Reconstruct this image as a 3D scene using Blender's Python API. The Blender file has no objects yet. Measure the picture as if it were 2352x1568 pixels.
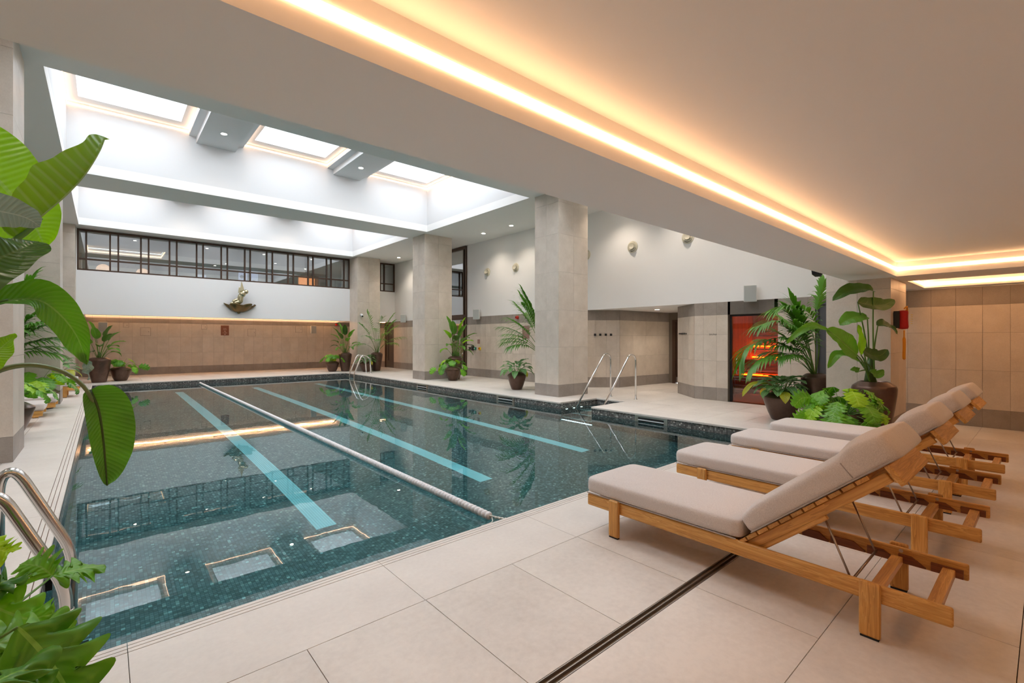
import bpy, bmesh, math, random
from math import sin, cos, pi, radians, sqrt
from mathutils import Vector, Matrix
random.seed(7)
C = bpy.context.scene.collection
sc = bpy.context.scene
CAMP = Vector((0, 0, 1.4))
YAW = math.atan(937 / 1076.2)

# ------------------------------------------------------------------ camera, world, exposure
cam = bpy.data.cameras.new('camera'); cam.sensor_width = 36; cam.lens = 1076.2 / 2352 * 36
cam.shift_y = -6 / 2352; cam.clip_start = 0.05; cam.clip_end = 200
co = bpy.data.objects.new('camera', cam); C.objects.link(co)
co.location = CAMP; co.rotation_euler = (pi / 2, 0, -YAW)
sc.camera = co
w = bpy.data.worlds.new('overcast_sky'); sc.world = w; w.use_nodes = True
bg = w.node_tree.nodes['Background']; bg.inputs[0].default_value = (0.84, 0.92, 1.0, 1); bg.inputs[1].default_value = 4.7
sc.view_settings.view_transform = 'Standard'; sc.view_settings.look = 'None'
sc.view_settings.exposure = 0.45; sc.view_settings.gamma = 1.0; sc.view_settings.use_curve_mapping = False
cy = sc.cycles
cy.max_bounces = 10; cy.diffuse_bounces = 6; cy.glossy_bounces = 5; cy.transmission_bounces = 8; cy.transparent_max_bounces = 8
cy.caustics_refractive = True; cy.caustics_reflective = False; cy.sample_clamp_indirect = 6; cy.blur_glossy = 0.5
cy.use_denoising = True
LED_WARM = (1.0, 0.50, 0.22); LED_S = 11.0; DOWN_W = 60.0

def portal(x, y, z, sx, sy):
    l = bpy.data.lights.new('skylight_portal', 'AREA'); l.shape = 'RECTANGLE'; l.size = sx; l.size_y = sy
    l.cycles.is_portal = True
    o = bpy.data.objects.new('skylight_portal', l); C.objects.link(o); o.location = (x, y, z)
SKY = [(-0.6, 1.55), (2.71, 4.86), (6.07, 8.13)]
for wy in (2.78, 9.05, 15.35):
    for a, b in SKY:
        portal((a + b) / 2, wy + 2.1, 7.0, b - a - 0.4, 3.9)

# ------------------------------------------------------------------ node helpers / materials
M = {}
def mat(name):
    m = bpy.data.materials.new(name); m.use_nodes = True; M[name] = m
    nt = m.node_tree; b = nt.nodes['Principled BSDF']
    return m, nt, b
def N(nt, t, **kw):
    n = nt.nodes.new(t)
    for k, v in kw.items():
        if k.startswith('i_'): n.inputs[k[2:].replace('_', ' ')].default_value = v
        else: setattr(n, k, v)
    return n
def L(nt, a, b): nt.links.new(a, b)
def rgb(c): return (c[0], c[1], c[2], 1)
def simple(name, col, rough=0.5, metal=0.0, **kw):
    m, nt, b = mat(name)
    b.inputs['Base Color'].default_value = rgb(col); b.inputs['Roughness'].default_value = rough; b.inputs['Metallic'].default_value = metal
    for k, v in kw.items(): b.inputs[k.replace('_', ' ')].default_value = v
    return m
def ramp(nt, fac, stops):
    r = N(nt, 'ShaderNodeValToRGB'); e = r.color_ramp.elements
    while len(e) < len(stops): e.new(0.5)
    for i, (p, c) in enumerate(stops): e[i].position = p; e[i].color = rgb(c)
    L(nt, fac, r.inputs[0]); return r.outputs[0]
def stone(name, c1, c2, rough, scale=6.0, bump=0.15, vary=0.06, spec=0.5, stretch=(1, 1, 1)):
    m, nt, b = mat(name)
    geo = N(nt, 'ShaderNodeNewGeometry'); oi = N(nt, 'ShaderNodeObjectInfo')
    mp = N(nt, 'ShaderNodeMapping'); mp.inputs['Scale'].default_value = stretch; L(nt, geo.outputs['Position'], mp.inputs[0])
    ad = N(nt, 'ShaderNodeVectorMath', operation='ADD'); sc_ = N(nt, 'ShaderNodeVectorMath', operation='SCALE')
    cmb = N(nt, 'ShaderNodeCombineXYZ'); L(nt, oi.outputs['Random'], cmb.inputs[0]); L(nt, oi.outputs['Random'], cmb.inputs[1])
    L(nt, cmb.outputs[0], sc_.inputs[0]); sc_.inputs['Scale'].default_value = 17; L(nt, mp.outputs[0], ad.inputs[0]); L(nt, sc_.outputs[0], ad.inputs[1])
    n1 = N(nt, 'ShaderNodeTexNoise', i_Scale=scale, i_Detail=8, i_Roughness=0.65); L(nt, ad.outputs[0], n1.inputs['Vector'])
    n2 = N(nt, 'ShaderNodeTexNoise', i_Scale=scale * 22, i_Detail=3, i_Roughness=0.6); L(nt, ad.outputs[0], n2.inputs['Vector'])
    mx = N(nt, 'ShaderNodeMath', operation='ADD'); s2 = N(nt, 'ShaderNodeMath', operation='MULTIPLY'); s2.inputs[1].default_value = 0.45
    L(nt, n2.outputs[0], s2.inputs[0]); L(nt, n1.outputs[0], mx.inputs[0]); L(nt, s2.outputs[0], mx.inputs[1])
    col = ramp(nt, mx.outputs[0], [(0.52, c1), (0.9, c2)])
    hs = N(nt, 'ShaderNodeHueSaturation'); mr = N(nt, 'ShaderNodeMapRange'); mr.inputs['To Min'].default_value = 1 - vary; mr.inputs['To Max'].default_value = 1 + vary
    L(nt, oi.outputs['Random'], mr.inputs[0]); L(nt, mr.outputs[0], hs.inputs['Value']); L(nt, col, hs.inputs['Color']); L(nt, hs.outputs[0], b.inputs['Base Color'])
    bp = N(nt, 'ShaderNodeBump', i_Strength=bump, i_Distance=0.002); L(nt, n2.outputs[0], bp.inputs['Height']); L(nt, bp.outputs[0], b.inputs['Normal'])
    b.inputs['Roughness'].default_value = rough; b.inputs['Specular IOR Level'].default_value = spec
    return m
stone('limestone', (0.56, 0.485, 0.405), (0.67, 0.59, 0.505), 0.42, 3.0, 0.10, 0.035, 0.4)
stone('band_stone', (0.27, 0.235, 0.205), (0.35, 0.305, 0.27), 0.5, 3.0, 0.1, 0.04, 0.35)
stone('deck_stone', (0.62, 0.56, 0.50), (0.76, 0.70, 0.635), 0.42, 1.3, 0.12, 0.03, 0.45)
stone('coping_stone', (0.66, 0.60, 0.545), (0.75, 0.69, 0.63), 0.40, 1.6, 0.10, 0.02, 0.45)
simple('grout', (0.20, 0.165, 0.13), 0.9)
simple('groove_brown', (0.22, 0.12, 0.07), 0.8)
def plaster(name, col, rough=0.85):
    m, nt, b = mat(name)
    g = N(nt, 'ShaderNodeNewGeometry'); n = N(nt, 'ShaderNodeTexNoise', i_Scale=180.0, i_Detail=2); L(nt, g.outputs['Position'], n.inputs['Vector'])
    bp = N(nt, 'ShaderNodeBump', i_Strength=0.06, i_Distance=0.001); L(nt, n.outputs[0], bp.inputs['Height']); L(nt, bp.outputs[0], b.inputs['Normal'])
    b.inputs['Base Color'].default_value = rgb(col); b.inputs['Roughness'].default_value = rough
    return m
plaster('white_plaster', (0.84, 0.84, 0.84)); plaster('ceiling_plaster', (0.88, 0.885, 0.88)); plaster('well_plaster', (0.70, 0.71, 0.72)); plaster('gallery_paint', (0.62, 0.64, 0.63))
simple('bronze_frame', (0.075, 0.040, 0.024), 0.45, 0.2)
simple('dark_door', (0.10, 0.085, 0.075), 0.5); simple('grey_door', (0.085, 0.088, 0.10), 0.45)
simple('black_metal', (0.012, 0.012, 0.013), 0.4); simple('white_metal', (0.66, 0.67, 0.66), 0.45); simple('cream_plastic', (0.66, 0.62, 0.50), 0.4)
simple('chrome', (0.72, 0.70, 0.68), 0.16, 1.0); simple('steel', (0.55, 0.52, 0.48), 0.3, 1.0); simple('rod_steel', (0.38, 0.31, 0.26), 0.35, 1.0)
simple('drain_steel', (0.30, 0.25, 0.21), 0.4, 0.8); simple('rubber', (0.015, 0.013, 0.012), 0.7); simple('soil', (0.04, 0.025, 0.015), 0.95)
simple('float_white', (0.78, 0.76, 0.76), 0.35); simple('rope_white', (0.7, 0.68, 0.62), 0.8)
simple('red_fabric', (0.42, 0.008, 0.008), 0.75); simple('rope_yellow', (0.75, 0.30, 0.01), 0.7); simple('red_plastic', (0.55, 0.01, 0.01), 0.35)
simple('yellow_plastic', (0.85, 0.62, 0.01), 0.35); simple('green_plastic', (0.01, 0.22, 0.13), 0.35); simple('brown_plastic', (0.06, 0.035, 0.025), 0.4)
simple('plaque_brown', (0.22, 0.075, 0.04), 0.5); simple('plaque_taupe', (0.28, 0.16, 0.13), 0.5); simple('lettering', (0.62, 0.42, 0.33), 0.6); simple('dark_lettering', (0.05, 0.045, 0.04), 0.5)
simple('pad_black', (0.012, 0.011, 0.011), 0.8); simple('tread_white', (0.75, 0.77, 0.78), 0.4)
simple('stripe_blue', (0.90, 0.98, 0.98), 0.4)
simple('statue_bronze', (0.16, 0.115, 0.05), 0.35, 0.85); simple('statue_gilt', (0.62, 0.55, 0.36), 0.22, 1.0)
simple('artwork_paper', (0.45, 0.47, 0.46), 0.6); simple('artwork_ink', (0.14, 0.19, 0.22), 0.6)
def emis(name, col, s):
    m, nt, b = mat(name); b.inputs['Base Color'].default_value = rgb((0.8, 0.8, 0.8)); b.inputs['Emission Color'].default_value = rgb(col); b.inputs['Emission Strength'].default_value = s
    return m
emis('led_warm', LED_WARM, LED_S); emis('led_thin', (1.0, 0.60, 0.36), 7.0); emis('led_soffit', LED_WARM, 18.0); emis('downlight_glow', (1.0, 0.83, 0.62), 14.0); emis('led_gallery', LED_WARM, 7.0)
emis('lamp_globe', (1.0, 0.50, 0.28), 1.6); emis('screen_blue', (0.42, 0.45, 0.75), 0.9); emis('screen_pale', (0.62, 0.66, 0.85), 0.8); emis('niche_glow', (1.0, 0.30, 0.08), 2.2)
emis('sauna_led', (1.0, 0.20, 0.008), 22.0); emis('step_light', (1.0, 0.95, 0.85), 30.0); emis('pool_strip', (0.35, 0.75, 0.9), 0.5)
simple('screen_leaf', (0.10, 0.30, 0.06), 0.5)

def glass(name, tint, rough=0.0, refl=1.0):
    m, nt, b = mat(name)
    out = nt.nodes['Material Output']; nt.nodes.remove(b)
    tr = N(nt, 'ShaderNodeBsdfTransparent'); tr.inputs[0].default_value = rgb(tint)
    gl = N(nt, 'ShaderNodeBsdfGlossy'); gl.inputs['Roughness'].default_value = rough; gl.inputs[0].default_value = (1, 1, 1, 1)
    fr = N(nt, 'ShaderNodeFresnel', i_IOR=1.52); mu = N(nt, 'ShaderNodeMath', operation='MULTIPLY'); mu.inputs[1].default_value = refl; mu.use_clamp = True
    L(nt, fr.outputs[0], mu.inputs[0])
    mx = N(nt, 'ShaderNodeMixShader'); L(nt, mu.outputs[0], mx.inputs[0]); L(nt, tr.outputs[0], mx.inputs[1]); L(nt, gl.outputs[0], mx.inputs[2]); L(nt, mx.outputs[0], out.inputs[0])
glass('window_glass', (0.60, 0.66, 0.67), 0.0, 6.5); glass('door_glass', (0.55, 0.57, 0.56), 0.0, 6.0); glass('sauna_glass', (0.80, 0.62, 0.48), 0.0, 1.5)

# water: true refraction with fresnel reflection, faint ripples
m, nt, b = mat('water'); out = nt.nodes['Material Output']; nt.nodes.remove(b)
g = N(nt, 'ShaderNodeNewGeometry')
n1 = N(nt, 'ShaderNodeTexNoise', i_Scale=2.2, i_Detail=2); L(nt, g.outputs['Position'], n1.inputs['Vector'])
n2 = N(nt, 'ShaderNodeTexNoise', i_Scale=9.0, i_Detail=1); L(nt, g.outputs['Position'], n2.inputs['Vector'])
ad = N(nt, 'ShaderNodeMath', operation='MULTIPLY_ADD'); ad.inputs[1].default_value = 0.12; L(nt, n2.outputs[0], ad.inputs[0]); L(nt, n1.outputs[0], ad.inputs[2])
bp = N(nt, 'ShaderNodeBump', i_Strength=1.0, i_Distance=0.0007); L(nt, ad.outputs[0], bp.inputs['Height'])
fr = N(nt, 'ShaderNodeFresnel', i_IOR=1.333); L(nt, bp.outputs[0], fr.inputs['Normal'])
rf = N(nt, 'ShaderNodeBsdfRefraction', i_IOR=1.333, i_Roughness=0.0); rf.inputs[0].default_value = (0.54, 0.95, 1.0, 1); L(nt, bp.outputs[0], rf.inputs['Normal'])
gl = N(nt, 'ShaderNodeBsdfGlossy', i_Roughness=0.0); gl.inputs[0].default_value = (1, 1, 1, 1); L(nt, bp.outputs[0], gl.inputs['Normal'])
mx = N(nt, 'ShaderNodeMixShader'); L(nt, fr.outputs[0], mx.inputs[0]); L(nt, rf.outputs[0], mx.inputs[1]); L(nt, gl.outputs[0], mx.inputs[2]); L(nt, mx.outputs[0], out.inputs[0])

CELL = 0.0275
def mosaic(name, axes, grout=True):
    m, nt, b = mat(name)
    g = N(nt, 'ShaderNodeNewGeometry'); sp = N(nt, 'ShaderNodeSeparateXYZ'); L(nt, g.outputs['Position'], sp.inputs[0])
    cb = N(nt, 'ShaderNodeCombineXYZ'); L(nt, sp.outputs[axes[0]], cb.inputs[0]); L(nt, sp.outputs[axes[1]], cb.inputs[1])
    off = N(nt, 'ShaderNodeVectorMath', operation='ADD'); off.inputs[1].default_value = (0.27 + CELL * 20, -2.8 + CELL * 200, 0); L(nt, cb.outputs[0], off.inputs[0])
    s = N(nt, 'ShaderNodeVectorMath', operation='SCALE'); s.inputs['Scale'].default_value = 1 / CELL; L(nt, off.outputs[0], s.inputs[0])
    fl = N(nt, 'ShaderNodeVectorMath', operation='FLOOR'); L(nt, s.outputs[0], fl.inputs[0])
    wn = N(nt, 'ShaderNodeTexWhiteNoise', noise_dimensions='2D'); L(nt, fl.outputs[0], wn.inputs['Vector'])
    col = ramp(nt, wn.outputs['Value'], [(0.0, (0.105, 0.10, 0.095)), (0.35, (0.16, 0.155, 0.15)), (0.75, (0.24, 0.235, 0.225)), (0.93, (0.33, 0.32, 0.30)), (0.965, (0.46, 0.45, 0.42)), (1.0, (0.68, 0.66, 0.62))])
    last = col
    if grout:
        fc = N(nt, 'ShaderNodeVectorMath', operation='FRACTION'); L(nt, s.outputs[0], fc.inputs[0])
        s2 = N(nt, 'ShaderNodeSeparateXYZ'); L(nt, fc.outputs[0], s2.inputs[0]); ms = []
        for i in (0, 1):
            lt = N(nt, 'ShaderNodeMath', operation='LESS_THAN'); lt.inputs[1].default_value = 0.10; L(nt, s2.outputs[i], lt.inputs[0]); ms.append(lt)
        mxm = N(nt, 'ShaderNodeMath', operation='MAXIMUM'); L(nt, ms[0].outputs[0], mxm.inputs[0]); L(nt, ms[1].outputs[0], mxm.inputs[1])
        mix = N(nt, 'ShaderNodeMix', data_type='RGBA'); L(nt, mxm.outputs[0], mix.inputs[0]); L(nt, col, mix.inputs[6]); mix.inputs[7].default_value = (0.045, 0.045, 0.043, 1); last = mix.outputs[2]
    L(nt, last, b.inputs['Base Color']); b.inputs['Roughness'].default_value = 0.25
mosaic('mosaic_floor', (0, 1)); mosaic('mosaic_tile', (0, 1), False); mosaic('mosaic_wall_x', (0, 2)); mosaic('mosaic_wall_y', (1, 2))
simple('mosaic_grout', (0.03, 0.038, 0.038), 0.8)

def wood(name, c1, c2, c3, scale=1.0, rough=0.4, axis=1):
    m, nt, b = mat(name)
    tc = N(nt, 'ShaderNodeTexCoord'); oi = N(nt, 'ShaderNodeObjectInfo')
    mp = N(nt, 'ShaderNodeMapping'); s = [22 * scale] * 3; s[axis] = 1.3 * scale; mp.inputs['Scale'].default_value = s
    cmb = N(nt, 'ShaderNodeCombineXYZ'); ml = N(nt, 'ShaderNodeMath', operation='MULTIPLY'); ml.inputs[1].default_value = 37; L(nt, oi.outputs['Random'], ml.inputs[0])
    for i in range(3): L(nt, ml.outputs[0], cmb.inputs[i])
    L(nt, cmb.outputs[0], mp.inputs['Location']); L(nt, tc.outputs['Object'], mp.inputs[0])
    n = N(nt, 'ShaderNodeTexNoise', i_Scale=1.0, i_Detail=4, i_Roughness=0.6, i_Distortion=0.8); L(nt, mp.outputs[0], n.inputs['Vector'])
    wv = N(nt, 'ShaderNodeMath', operation='MULTIPLY'); wv.inputs[1].default_value = 7; L(nt, n.outputs[0], wv.inputs[0])
    fr = N(nt, 'ShaderNodeMath', operation='FRACT'); L(nt, wv.outputs[0], fr.inputs[0])
    md = N(nt, 'ShaderNodeMath', operation='MULTIPLY_ADD'); md.inputs[1].default_value = 0.35; L(nt, fr.outputs[0], md.inputs[0]); L(nt, n.outputs[0], md.inputs[2])
    col = ramp(nt, md.outputs[0], [(0.35, c1), (0.62, c2), (0.95, c3)])
    hs = N(nt, 'ShaderNodeHueSaturation'); mr = N(nt, 'ShaderNodeMapRange'); mr.inputs['To Min'].default_value = 0.82; mr.inputs['To Max'].default_value = 1.15
    L(nt, oi.outputs['Random'], mr.inputs[0]); L(nt, mr.outputs[0], hs.inputs['Value']); L(nt, col, hs.inputs['Color']); L(nt, hs.outputs[0], b.inputs['Base Color'])
    b.inputs['Roughness'].default_value = rough
wood('teak', (0.80, 0.46, 0.145), (0.66, 0.33, 0.08), (0.46, 0.20, 0.042)); wood('teak_up', (0.80, 0.46, 0.145), (0.66, 0.33, 0.08), (0.46, 0.20, 0.042), axis=2)
wood('teak_across', (0.78, 0.45, 0.145), (0.64, 0.32, 0.08), (0.44, 0.19, 0.042), axis=0)
wood('teak_dark', (0.30, 0.10, 0.03), (0.22, 0.065, 0.018), (0.14, 0.04, 0.012)); wood('sauna_wood', (0.55, 0.24, 0.09), (0.45, 0.18, 0.06), (0.32, 0.12, 0.04), 0.6, 0.6)
wood('sauna_wall_wood', (0.42, 0.15, 0.06), (0.35, 0.12, 0.045), (0.26, 0.085, 0.03), 0.5, 0.6, 2)

m, nt, b = mat('cushion_fabric')
g = N(nt, 'ShaderNodeTexCoord'); ck = N(nt, 'ShaderNodeTexNoise', i_Scale=260.0, i_Detail=2); L(nt, g.outputs['Object'], ck.inputs['Vector'])
n2 = N(nt, 'ShaderNodeTexNoise', i_Scale=9.0, i_Detail=3); L(nt, g.outputs['Object'], n2.inputs['Vector'])
L(nt, ramp(nt, ck.outputs[0], [(0.3, (0.56, 0.495, 0.46)), (0.7, (0.72, 0.655, 0.615))]), b.inputs['Base Color'])
bp = N(nt, 'ShaderNodeBump', i_Strength=0.25, i_Distance=0.0012); L(nt, ck.outputs[0], bp.inputs['Height'])
bp2 = N(nt, 'ShaderNodeBump', i_Strength=0.35, i_Distance=0.012); L(nt, n2.outputs[0], bp2.inputs['Height']); L(nt, bp.outputs[0], bp2.inputs['Normal']); L(nt, bp2.outputs[0], b.inputs['Normal'])
b.inputs['Roughness'].default_value = 0.9; b.inputs['Sheen Weight'].default_value = 0.15
simple('cushion_seam', (0.42, 0.36, 0.33), 0.9)

m, nt, b = mat('bronze_glaze')
g = N(nt, 'ShaderNodeTexCoord'); n = N(nt, 'ShaderNodeTexNoise', i_Scale=3.0, i_Detail=5, i_Roughness=0.7); L(nt, g.outputs['Object'], n.inputs['Vector'])
L(nt, ramp(nt, n.outputs[0], [(0.3, (0.085, 0.045, 0.032)), (0.6, (0.135, 0.078, 0.056)), (0.85, (0.19, 0.12, 0.09))]), b.inputs['Base Color'])
b.inputs['Roughness'].default_value = 0.3; b.inputs['Metallic'].default_value = 0.55

def leafmat(name, dark, light, vein, freq=18.0, slant=0.5, vamt=0.35, rough=0.32, transl=0.25, yellow=None):
    m, nt, b = mat(name)
    out = nt.nodes['Material Output']
    uv = N(nt, 'ShaderNodeUVMap'); sp = N(nt, 'ShaderNodeSeparateXYZ'); L(nt, uv.outputs[0], sp.inputs[0])
    # u in 0..1 across (0.5 = midrib), v along
    a = N(nt, 'ShaderNodeMath', operation='SUBTRACT'); a.inputs[1].default_value = 0.5; L(nt, sp.outputs[0], a.inputs[0])
    ab = N(nt, 'ShaderNodeMath', operation='ABSOLUTE'); L(nt, a.outputs[0], ab.inputs[0])
    sl = N(nt, 'ShaderNodeMath', operation='MULTIPLY_ADD'); sl.inputs[1].default_value = -slant; L(nt, ab.outputs[0], sl.inputs[0]); L(nt, sp.outputs[1], sl.inputs[2])
    wv = N(nt, 'ShaderNodeMath', operation='MULTIPLY'); wv.inputs[1].default_value = freq * 6.283; L(nt, sl.outputs[0], wv.inputs[0])
    sn = N(nt, 'ShaderNodeMath', operation='SINE'); L(nt, wv.outputs[0], sn.inputs[0])
    mr = N(nt, 'ShaderNodeMapRange'); mr.inputs[1].default_value = 0.2; mr.inputs[2].default_value = 1.0; mr.inputs[4].default_value = vamt; L(nt, sn.outputs[0], mr.inputs[0])
    rib = N(nt, 'ShaderNodeMath', operation='LESS_THAN'); rib.inputs[1].default_value = 0.022; L(nt, ab.outputs[0], rib.inputs[0])
    mxv = N(nt, 'ShaderNodeMath', operation='MAXIMUM'); L(nt, mr.outputs[0], mxv.inputs[0])
    r2 = N(nt, 'ShaderNodeMath', operation='MULTIPLY'); r2.inputs[1].default_value = 0.8; L(nt, rib.outputs[0], r2.inputs[0]); L(nt, r2.outputs[0], mxv.inputs[1])
    oi = N(nt, 'ShaderNodeObjectInfo'); tc = N(nt, 'ShaderNodeTexCoord')
    n = N(nt, 'ShaderNodeTexNoise', i_Scale=5.0, i_Detail=3); L(nt, tc.outputs['Object'], n.inputs['Vector'])
    mm = N(nt, 'ShaderNodeMath', operation='MULTIPLY_ADD'); mm.inputs[1].default_value = 0.6; L(nt, oi.outputs['Random'], mm.inputs[0]); L(nt, n.outputs[0], mm.inputs[2])
    base = ramp(nt, mm.outputs[0], [(0.35, dark), (0.95, light)] if yellow is None else [(0.35, dark), (0.9, light), (1.02 if False else 0.97, light), (1.0, yellow)])
    mix = N(nt, 'ShaderNodeMix', data_type='RGBA'); L(nt, mxv.outputs[0], mix.inputs[0]); L(nt, base, mix.inputs[6]); mix.inputs[7].default_value = rgb(vein)
    L(nt, mix.outputs[2], b.inputs['Base Color']); b.inputs['Roughness'].default_value = rough
    bp = N(nt, 'ShaderNodeBump', i_Strength=0.35, i_Distance=0.003); L(nt, sn.outputs[0], bp.inputs['Height']); L(nt, bp.outputs[0], b.inputs['Normal'])
    tl = N(nt, 'ShaderNodeBsdfTranslucent'); hs = N(nt, 'ShaderNodeHueSaturation', i_Saturation=1.1, i_Value=1.6); L(nt, mix.outputs[2], hs.inputs['Color']); L(nt, hs.outputs[0], tl.inputs[0])
    ms = N(nt, 'ShaderNodeMixShader'); ms.inputs[0].default_value = transl; L(nt, b.outputs[0], ms.inputs[1]); L(nt, tl.outputs[0], ms.inputs[2]); L(nt, ms.outputs[0], out.inputs[0])
leafmat('strelitzia_leaf', (0.045, 0.13, 0.018), (0.12, 0.30, 0.03), (0.22, 0.38, 0.08), 26, 0.25, 0.18, 0.3, 0.3)
leafmat('strelitzia_bright', (0.16, 0.40, 0.012), (0.26, 0.52, 0.02), (0.30, 0.50, 0.10), 30, 0.2, 0.16, 0.35, 0.4)
leafmat('strelitzia_mid', (0.13, 0.26, 0.012), (0.20, 0.36, 0.02), (0.38, 0.46, 0.20), 15, 0.12, 0.30, 0.35, 0.35)
leafmat('strelitzia_dark', (0.025, 0.075, 0.012), (0.06, 0.14, 0.015), (0.13, 0.20, 0.05), 24, 0.25, 0.15, 0.3, 0.18)
leafmat('strelitzia_pale', (0.17, 0.26, 0.20), (0.26, 0.36, 0.29), (0.40, 0.50, 0.42), 20, 0.2, 0.3, 0.28, 0.15)
leafmat('philodendron_leaf', (0.04, 0.17, 0.012), (0.15, 0.40, 0.02), (0.24, 0.46, 0.08), 7, 0.5, 0.2, 0.35, 0.25)
leafmat('philodendron_lime', (0.26, 0.52, 0.012), (0.40, 0.66, 0.03), (0.5, 0.72, 0.10), 7, 0.5, 0.2, 0.35, 0.3)
leafmat('calathea_leaf', (0.03, 0.15, 0.02), (0.09, 0.27, 0.04), (0.45, 0.62, 0.42), 7, 1.0, 0.75, 0.3, 0.18)
leafmat('aglaonema_leaf', (0.05, 0.17, 0.04), (0.14, 0.33, 0.08), (0.38, 0.52, 0.33), 9, 0.8, 0.45, 0.33, 0.2)
leafmat('yellow_leaf', (0.62, 0.36, 0.01), (0.45, 0.48, 0.04), (0.5, 0.5, 0.15), 7, 0.8, 0.3, 0.4, 0.25)
leafmat('palm_leaf', (0.045, 0.15, 0.02), (0.12, 0.30, 0.035), (0.10, 0.25, 0.04), 1, 0, 0.05, 0.4, 0.25)
simple('stem_green', (0.10, 0.22, 0.03), 0.45); simple('stem_dark', (0.06, 0.10, 0.02), 0.5); simple('stem_grey', (0.19, 0.24, 0.10), 0.4)

# ------------------------------------------------------------------ mesh helpers
class MB:
    def __init__(s): s.v = []; s.f = []; s.m = []; s.uv = {}
    def quad(s, a, b, c, d, mi=0):
        i = len(s.v); s.v += [a, b, c, d]; s.f.append((i, i + 1, i + 2, i + 3)); s.m.append(mi)
    def box(s, x0, x1, y0, y1, z0, z1, mi=0, open_=()):
        i = len(s.v)
        s.v += [(x0, y0, z0), (x1, y0, z0), (x1, y1, z0), (x0, y1, z0), (x0, y0, z1), (x1, y0, z1), (x1, y1, z1), (x0, y1, z1)]
        F = {'b': (0, 3, 2, 1), 't': (4, 5, 6, 7), 'f': (0, 1, 5, 4), 'r': (1, 2, 6, 5), 'k': (2, 3, 7, 6), 'l': (3, 0, 4, 7)}
        for k, q in F.items():
            if k in open_: continue
            s.f.append(tuple(i + j for j in q)); s.m.append(mi)
    def hexa(s, bot, top, mi=0):
        i = len(s.v); n = len(bot); s.v += list(bot) + list(top)
        s.f.append(tuple(i + j for j in reversed(range(n)))); s.m.append(mi)
        s.f.append(tuple(i + n + j for j in range(n))); s.m.append(mi)
        for j in range(n):
            k = (j + 1) % n; s.f.append((i + j, i + k, i + n + k, i + n + j)); s.m.append(mi)
    def lathe(s, prof, seg=24, c=(0, 0, 0), mi=0, axis=None):
        i0 = len(s.v); A = Matrix.Identity(3) if axis is None else Vector((0, 0, 1)).rotation_difference(Vector(axis)).to_matrix()
        for r, z in prof:
            for k in range(seg):
                a = 2 * pi * k / seg; p = A @ Vector((r * cos(a), r * sin(a), z)); s.v.append((p.x + c[0], p.y + c[1], p.z + c[2]))
        for j in range(len(prof) - 1):
            for k in range(seg):
                k2 = (k + 1) % seg; s.f.append((i0 + j * seg + k, i0 + j * seg + k2, i0 + (j + 1) * seg + k2, i0 + (j + 1) * seg + k)); s.m.append(mi)
        if prof[0][0] > 1e-6: s.f.append(tuple(i0 + k for k in reversed(range(seg)))); s.m.append(mi)
        if prof[-1][0] > 1e-6: s.f.append(tuple(i0 + (len(prof) - 1) * seg + k for k in range(seg))); s.m.append(mi)
    def tube(s, pts, rad, seg=8, mi=0, cap=True):
        pts = [Vector(p) for p in pts]; n = len(pts); i0 = len(s.v)
        rads = rad if isinstance(rad, (list, tuple)) else [rad] * n
        t0 = (pts[1] - pts[0]).normalized(); up = Vector((0, 0, 1)) if abs(t0.z) < 0.9 else Vector((1, 0, 0)); side = t0.cross(up).normalized()
        for i, p in enumerate(pts):
            t = (pts[min(i + 1, n - 1)] - pts[max(i - 1, 0)]).normalized()
            side = (side - t * side.dot(t)).normalized(); nn = t.cross(side)
            for k in range(seg):
                a = 2 * pi * k / seg; q = p + (side * cos(a) + nn * sin(a)) * rads[i]; s.v.append(tuple(q))
        for i in range(n - 1):
            for k in range(seg):
                k2 = (k + 1) % seg; s.f.append((i0 + i * seg + k, i0 + i * seg + k2, i0 + (i + 1) * seg + k2, i0 + (i + 1) * seg + k)); s.m.append(mi)
        if cap:
            s.f.append(tuple(i0 + k for k in reversed(range(seg)))); s.m.append(mi); s.f.append(tuple(i0 + (n - 1) * seg + k for k in range(seg))); s.m.append(mi)
    def mesh(s, name, mats, smooth=False, bevel=0):
        me = bpy.data.meshes.new(name); me.from_pydata(s.v, [], s.f)
        for mm in (mats if isinstance(mats, (list, tuple)) else [mats]): me.materials.append(M[mm])
        if any(s.m): me.polygons.foreach_set('material_index', s.m)
        if s.uv:
            l = me.uv_layers.new(name='UVMap'); d = []
            for p in me.polygons:
                for vi in p.vertices: d += s.uv.get(vi, (0.5, 0.5))
            l.data.foreach_set('uv', d)
        if smooth: me.polygons.foreach_set('use_smooth', [True] * len(me.polygons))
        me.update(); return me
    def obj(s, name, mats, parent=None, smooth=False, bevel=0, bseg=2):
        o = bpy.data.objects.new(name, s.mesh(name, mats, smooth)); C.objects.link(o)
        if parent: o.parent = parent
        if bevel:
            md = o.modifiers.new('edge', 'BEVEL'); md.width = bevel; md.segments = bseg; md.limit_method = 'ANGLE'; md.angle_limit = radians(40)
        if smooth == 'auto':
            for p in o.data.polygons: p.use_smooth = True
        return o
def tag(o, label=None, cat=None, group=None, kind=None):
    if label: o['label'] = label
    if cat: o['category'] = cat
    if group: o['group'] = group
    if kind: o['kind'] = kind
    return o
def thing(name, label, cat, loc=(0, 0, 0), rz=0, group=None):
    o = bpy.data.objects.new(name, None); C.objects.link(o); o.location = loc; o.rotation_euler = (0, 0, rz); o.empty_display_size = 0.1
    return tag(o, label, cat, group)
def struct(name, mb, mats, label=None):
    o = mb.obj(name, mats); o['kind'] = 'structure'
    if label: o['label'] = label
    return o
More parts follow.
